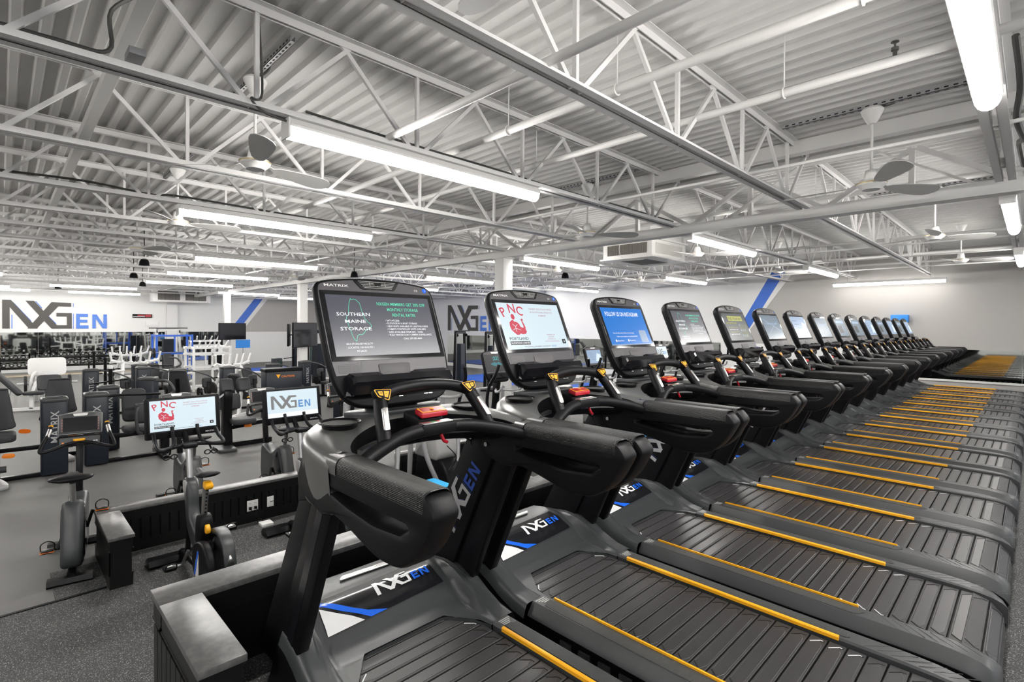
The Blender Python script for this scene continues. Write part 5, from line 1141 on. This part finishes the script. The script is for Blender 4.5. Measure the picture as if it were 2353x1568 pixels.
# white plate loaded machines
def horn(b, p, q, m=WHITEM): b.tube([p, q], .03, m, 10); b.tube([Vector(p).lerp(Vector(q), .0), Vector(p).lerp(Vector(q), .08)], .06, m, 12)
def make_row():
    t = thing('plate_loaded_machine', 'x', 'plate machine', (0, 0, 0), 0, 'white plate-loaded machines')
    for s in (-1, 1):
        b = MB(); b.beam((.3, s*.42, .04), (-.1, s*.30, 1.0), .07, .07, WHITEM); b.beam((-.5, s*.36, .04), (-.12, s*.28, 1.0), .07, .07, WHITEM); b.beam((-.55, s*.40, .04), (.45, s*.40, .04), .07, .07, WHITEM); b.build('side_frame', t, bevel=.01)
    b = MB(); b.tube(sm([(-.05, -.62, 1.05), (-.1, -.3, .96), (-.1, 0, .94), (-.1, .3, .96), (-.05, .62, 1.05)], 4), .045, WHITEM, 10); b.beam((.0, -.38, .55), (.0, .38, .55), .07, .07, WHITEM); b.beam((-.35, -.38, .25), (-.35, .38, .25), .07, .07, WHITEM); b.build('cross_beam', t)
    for k, y in enumerate((-.58, -.34, -.12, .12, .34, .58)): b = MB(); horn(b, (-.08, y, .98), (-.02, y*1.12, 1.30)); b.build('plate_horn', t)
    for s in (-1, 1):
        b = MB(); b.tube([(.05, s*.3, .75), (.25, s*.85, .70)], .03, WHITEM, 8); b.tube([(.25, s*.85, .70), (.27, s*.98, .70)], .02, BLK, 8); b.build('handle_arm', t)
        b = MB(); b.lathe([(.04, -.03), (.22, -.03), (.225, 0), (.22, .03), (.04, .03)], (-.3, s*.55, .32), IRON, 24, ax=1); b.build('weight_plate', t)
    pad(t, 'back_pad', (.35, .18, .55), (.72, .32, .09), rot=1.25); pad(t, 'seat', (.5, .18, .28), (.35, .32, .09)); return t
def make_legpress():
    t = thing('leg_press_machine', 'white leg press with a large rounded foot plate', 'plate machine', (0, 0, 0), 0, 'white plate-loaded machines')
    b = MB(); b.slab(rounded([(-.40, -.24), (.40, -.24), (.40, .24), (-.40, .24)], .11), lambda u, v, w: Vector((w-.0-v*.25, u, .98+v)), -.02, .02, WHITEM, .008); b.build('foot_plate', t)
    b = MB()
    for y in (-.22, .22): b.beam((.05, y, .45), (-.10, y, 1.18), .07, .07, WHITEM, up=(0, 1, 0)); b.beam((.05, y, .55), (1.2, y*1.6, .35), .08, .08, WHITEM); b.beam((1.2, y*1.6, .02), (1.2, y*1.6, .4), .08, .08, WHITEM, up=(0, 1, 0)); b.beam((-.2, y, .02), (.05, y, .6), .08, .08, WHITEM, up=(0, 1, 0))
    for z in (.62, .85, 1.12): b.beam((-.0-(z-.8)*.2, -.25, z), (-.0-(z-.8)*.2, .25, z), .06, .06, WHITEM)
    b.tube(sm([(.2, -.25, .85), (.35, -.3, .8), (.45, -.35, .6), (.45, -.4, .1)], 5), .035, WHITEM, 10); b.build('frame', t, bevel=.0)
    for s in (-1, 1):
        b = MB(); horn(b, (.3, s*.30, .55), (.3, s*.62, .55)); b.lathe([(.04, -.03), (.21, -.03), (.215, 0), (.21, .03), (.04, .03)], (.3, s*.45, .55), IRON, 24, ax=1); b.build('plate_horn', t)
    pad(t, 'back_pad', (1.0, 0, .60), (.7, .5, .10), rot=.5); return t
def make_rackframe():
    t = thing('squat_frame', 'x', 'power rack', (0, 0, 0), 0, 'white plate-loaded machines')
    for x in (-.35, .35):
        for y in (-.55, .55): b = MB(); b.beam((x, y, 0), (x, y, 1.45), .07, .07, WHITEM, up=(0, 1, 0)); b.build('upright', t, bevel=.006)
    b = MB()
    for z in (.12, .78, 1.20, 1.40):
        for x in (-.35, .35): b.beam((x, -.62, z), (x, .62, z), .06, .06, WHITEM)
        for y in (-.55, .55): b.beam((-.35, y, z), (.35, y, z), .06, .06, WHITEM)
    b.beam((.35, .0, .12), (.35, .0, 1.4), .06, .06, WHITEM, up=(0, 1, 0)); b.build('rails', t)
    for y in (-.5, -.25, .05, .3, .55): b = MB(); horn(b, (-.1, y, 1.40), (.1, y*1.1, 1.62)); b.build('plate_horn', t)
    for z in (.35, .62): b = MB(); horn(b, (.35, .6, z), (.45, .85, z)); horn(b, (.35, -.6, z), (.45, -.85, z)); b.build('plate_horn', t)
    b = MB(); b.box(.28, .31, -.10, .32, .85, 1.15, BLK); b.build('black_panel', t, smooth=False); return t
RW = make_row()
put(RW, True, -19.6, 3.0, 0, 'tall white pulldown machine with six plate horns and a dark back pad')
put(RW, False, -24.5, 3.6, .3, 'white plate machine far back before the end wall mirror'); put(RW, False, -16.5, 4.9, .5, 'white plate machine with sloping side frames before the squat frame'); put(RW, False, -24.0, -.9, .2, 'pale green tinted white machine at the picture edge')
lp_ = make_legpress(); lp_.location = (-19.2, .92, FZ); lp_['label'] = 'white leg press with a large rounded rectangular foot plate'
RF = make_rackframe()
put(RF, True, -19.2, 4.9, .1, 'white squat frame with plate horns on top, left of the column'); put(RF, False, -26.6, 6.6, 0, 'white storage frame beyond the squat frame')
# blue rack and benches
def make_bench(m=UPH, fr=WHITEM):
    t = thing('workout_bench', 'x', 'bench', (0, 0, 0), 0, 'padded benches on the main floor')
    pad(t, 'seat', (.25, 0, .44), (.4, .3, .08), m); pad(t, 'back_pad', (-.25, 0, .72), (.80, .30, .08), m, rot=.9)
    b = MB(); b.beam((-.5, 0, .05), (.5, 0, .05), .07, .07, fr); b.beam((.2, 0, .05), (.2, 0, .42), .07, .07, fr, up=(0, 1, 0)); b.beam((-.3, 0, .05), (-.2, 0, .6), .06, .06, fr, up=(0, 1, 0)); b.box(-.55, -.48, -.25, .25, 0, .06, fr); b.box(.48, .55, -.2, .2, 0, .06, fr); b.build('frame', t); return t
BN = make_bench()
for i, (x, y, rz, lab) in enumerate(((-17.5, .35, 1.3, 'flat white framed bench at the picture edge'), (-20.8, 1.0, .2, 'padded bench behind the white leg press'), (-22.6, 4.5, 0, 'padded bench before the blue and white rack'), (-13.2, 4.2, 2.2, 'bench tipped forward beside the spin bike screen'), (-19.6, 9.4, .9, 'bench by the far blue turf'), (-17.6, 9.6, -.6, 'bench before the grey cable station'))): put(BN, i == 0, x, y, rz, lab)
BLUEM = mat('blue_powder_coat', (.02, .12, .62), .35)
t = thing('power_rack', 'blue and white power rack with a barbell, left of the white squat frame', 'power rack', (-24.2, 4.9, FZ))
for y, m in ((-.6, BLUEM), (.6, BLUEM)):
    for x in (-.4, .4): b = MB(); b.beam((x, y, 0), (x, y, 1.75), .07, .07, m, up=(0, 1, 0)); b.build('upright', t)
b = MB()
for z in (1.0, 1.7): b.beam((.4, -.6, z), (.4, .6, z), .06, .06, BLUEM); b.beam((-.4, -.6, z), (-.4, .6, z), .06, .06, BLUEM); b.beam((-.4, .6, z), (.4, .6, z), .06, .06, BLUEM); b.beam((-.4, -.6, z), (.4, -.6, z), .06, .06, BLUEM)
b.beam((.4, 0, 1.0), (.4, 0, 1.7), .05, .05, BLUEM, up=(0, 1, 0)); b.build('rails', t); b = MB(); b.tube([(.48, -.95, 1.05), (.48, .95, 1.05)], .014, SILV, 8)
for y in (-.8, -.7, .7, .8): b.lathe([(.02, -.02), (.2, -.02), (.2, .02), (.02, .02)], (.48, y, 1.05), IRON, 20, ax=1)
b.build('barbell', t)
# dumbbells on two-tier racks
b = MB()
for s in (-1, 1): b.lathe([(0, s*.09), (.055, s*.09), (.07, s*.10), (.072, s*.15), (.055, s*.165), (.03, s*.166), (.03, s*.160), (0, s*.160)][::s], (0, 0, 0), IRON, 14, ax=0)
b.tube([(-.1, 0, 0), (.1, 0, 0)], .016, SILV, 8); b.lathe([(0, .167), (.028, .167)], (0, 0, 0), GREYM, 10, ax=0, caps=False); db = b.build('dumbbell', None); dbm = db.data; bpy.data.objects.remove(db)
for r_, (ya, yb, n, zz, lab) in enumerate(((-1.0, .95, 8, (.41, .74), 'two-tier dumbbell rack at the picture edge under the mirror'), (1.15, 4.4, 13, (.47, .82), 'longer two-tier dumbbell rack under the end wall lettering'))):
    t = thing('dumbbell_rack', lab, 'dumbbell rack', (-29.0, 0, FZ+.021))
    b = MB()
    for z in zz: b.beam((-.12, ya, z-.10), (-.12, yb, z-.10), .05, .05, BLKM); b.beam((.12, ya, z-.13), (.12, yb, z-.13), .05, .05, BLKM)
    b.build('shelf_rails', t); b = MB()
    for y in (ya, (ya+yb)/2, yb): b.beam((-.29, y, .0), (-.29, y, zz[1]), .06, .06, BLKM, up=(0, 1, 0)); b.beam((-.3, y, zz[0]-.13), (.12, y, zz[0]-.13), .03, .03, BLKM); b.beam((-.3, y, zz[1]-.13), (.12, y, zz[1]-.13), .03, .03, BLKM); b.beam((-.3, y, .03), (.3, y, .03), .06, .06, BLKM)
    b.build('frame', t)
    for k, z in enumerate(zz):
        for j in range(n):
            y = ya+.19+(yb-ya-.38)*j/(n-1); o = bpy.data.objects.new('dumbbell', dbm); C.objects.link(o); o.location = (-29.0, y, FZ+.035+z); s_ = .8+.45*((j*7+k*3) % 10)/10 if k else 1.15; o.scale = (s_, s_, s_)
            o.location.z += .014 if s_ > 1 else .004
            tag(o, f"{ORD[j]} dumbbell on the {'upper' if k else 'lower'} tier of the {'longer' if r_ else 'shorter, picture edge'} rack", 'dumbbell', 'dumbbells on the racks')
o = MB().box(-29.45, -28.55, -1.4, 4.6, FZ, FZ+.02, WOOD).build('rack_platform', smooth=False); tag(o, 'beige platform board under the dumbbell racks', 'platform')
# ------------------------------------------------------------------ televisions
def tv(label, x, y, z, w, h, rz):
    t = thing('hanging_television', label, 'television', (x, y, z), rz)
    MB().box(0, .05, -w/2, w/2, 0, h, BLK).build('body', t, bevel=.008); MB().box(.05, .053, -w/2+.015, w/2-.015, .02, h-.015, BLKG).build('dark_screen', t, smooth=False)
    b = MB(); b.beam((-.0, -.15, h/2), (-.16, 0, h/2), .05, .03, BLKM); b.beam((0, .15, h/2), (-.16, 0, h/2), .05, .03, BLKM); b.box(-.18, -.14, -.1, .1, h/2-.15, h/2+.15, BLKM); b.build('wall_bracket', t); return t
tv('smaller black television mounted on the far column beside the blue stripe', -23.7, 6.95, .84, 1.25, .70, .35)
tv('larger black television mounted on the column behind the first console', -15.95, 6.75, .80, 1.35, .76, .62)
tv('thin black television seen edge-on beside the larger one', -16.52, 6.52, .82, .75, .70, -2.02)
# ------------------------------------------------------------------ cable stations, cabinets
def make_cable(m, lab, x, y, rz):
    t = thing('cable_station', lab, 'cable machine', (x, y, FZ), rz)
    for s in (-1, 1):
        b = MB(); b.beam((0, s*.55, 0), (0, s*.42, 1.95), .09, .08, m, up=(0, 1, 0)); b.beam((-.4, s*.55, .03), (.4, s*.55, .03), .08, .06, m); b.build('upright', t, bevel=.006)
        b = MB(); b.tube([(.05, s*.45, 1.9), (.05, s*.5, .1)], .008, SILV, 6); b.lathe([(0, -.015), (.06, -.015), (.06, .015), (0, .015)], (.06, s*.44, 1.82), BLK, 16, ax=1); b.build('pulley', t)
    b = MB(); b.beam((0, -.45, 1.92), (0, .45, 1.92), .09, .09, m); b.tube([(.1, -.75, 1.98), (.1, .75, 1.98)], .02, BLK, 8); b.build('top_beam', t)
    b = MB(); b.box(-.12, .12, -.2, .2, .1, 1.5, LTGREY if m is GREYM else TOWER)
    for k in range(10): b.box(.12, .125, -.14, .14, .15+.06*k, .195+.06*k, BLK)
    b.build('weight_stack', t, smooth=False); return t
make_cable(GREYM, 'tall grey cable station with a white frame seat beside the larger television', -16.0, 8.6, .4)
make_cable(BLKM, 'black cable station with top bars beneath the charcoal lettering', -15.0, 12.2, .5)
make_cable(BLKM, 'black cable station behind the teal screen elliptical', -13.0, 11.9, .5)
make_cable(BLKM, 'black pulldown station right of the blue sign board', -17.9, 8.1, .3)
make_cable(WHITEM, 'white cable tower before the far mirror and pilaster', -27.0, 5.3, .1)
t = thing('treadclimber', 'black cardio machine with a thick top bar by the larger television', 'cardio machine', (-13.2, 6.7, FZ), .5)
b = MB(); b.tube([(0, -.55, 1.55), (0, .55, 1.55)], .075, RAILM, 12); b.build('top_roll', t)
for s in (-1, 1): b = MB(); b.beam((-.1, s*.5, 0), (0, s*.45, 1.5), .12, .14, BLK, up=(0, 1, 0)); b.build('upright', t, bevel=.01)
b = MB(); b.beam((-.1, -.5, .05), (.9, -.5, .3), .08, .06, BLK); b.beam((.05, .5, .45), (1.0, .5, 1.35), .08, .06, BLK); b.build('side_arm', t)
for i, (x, y, w, h, m, lab) in enumerate(((-22.2, 9.3, .62, 1.65, TOWER, 'dark green glass fronted cabinet between the two televisions'), (-17.0, 6.3, .26, 1.1, TOWER, 'narrow navy post shroud in front of the cabinet'))):
    t = thing('dark_cabinet', lab, 'cabinet', (x, y, FZ), .3); b = MB(); b.slab(rounded([(-w/2, -w/2), (w/2, -w/2), (w/2, w/2), (-w/2, w/2)], .05), lambda u, v, q: Vector((u, v, q)), 0, h, m, .02); b.build('body', t, ang=50); MB().box(w/2, w/2+.01, -w*.4, w*.4, .5, h-.1, mat('cabinet_glass', (.03, .05, .045), .1)).build('door', t, smooth=False)
o = MB().box(0, .02, -.28, .28, 0, .34, mat('sign_blue', (.01, .22, .72), .4)).build('sign_board', loc=(-23.3, 7.25, .50)); tag(o, 'bright blue sign board beside the far column', 'sign')
MB().tube([(.0, 0, -.50-.68), (0, 0, 0)], .02, GREYM, 8).build('post', o)
t = thing('wall_sign', 'small black sign with red and white streaks on the end wall', 'sign', (XW+.03, 5.0, 1.78)); MB().box(0, .03, -.40, .40, 0, .18, BLK).build('board', t); MB().box(.03, .034, .12, .36, .03, .16, RED).box(.03, .034, -.38, .1, .04, .07, DWHITE).box(.03, .034, -.2, .1, .09, .14, RED).build('print', t, smooth=False)
o = MB().box(XW+.01, XW+.04, 5.15, 5.68, 1.36, 1.60, WHITEM).build('wall_sign', bevel=.005); tag(o, 'plain white rectangular board under the small black and red sign', 'sign')
o = MB().box(-2.72, -2.34, YW-.22, YW-.012, 1.66, 1.86, mat('box_blue', (.02, .25, .75), .4)).build('wall_box', bevel=.01); tag(o, 'small bright blue box on the grey back wall above the last consoles', 'wall box')
# ropes and stands far behind
for i, (x, y, m) in enumerate(((-18.9, 7.6, BLKM), (-15.0, 8.0, BLKM), (-16.6, 1.9, BLKM), (-13.4, 1.62, BLKM), (-20.8, 2.1, BLKM))):
    t = thing('stand_post', 'slim black rig post standing ' + ['before the blue turf mat', 'beside the green fronted cabinet', 'among the dark weight towers', 'behind the press beam machine, white tip', 'in front of the longer dumbbell rack'][i], 'post', (x, y, FZ)); b = MB(); b.tube([(0, 0, 0), (0, 0, 1.25)], .035, m, 8); b.lathe([(.2, 0), (.2, .02), (.04, .03)], (0, 0, 0), m, 16); b.build('pole', t); MB().lathe([(.04, 1.25), (.04, 1.30), (0, 1.32)], (0, 0, 0), WHITEM if i == 3 else m, 8).build('cap', t); MB().beam((0, -.35, .95), (0, .3, 1.02), .03, .03, m).build('cross_bar', t)
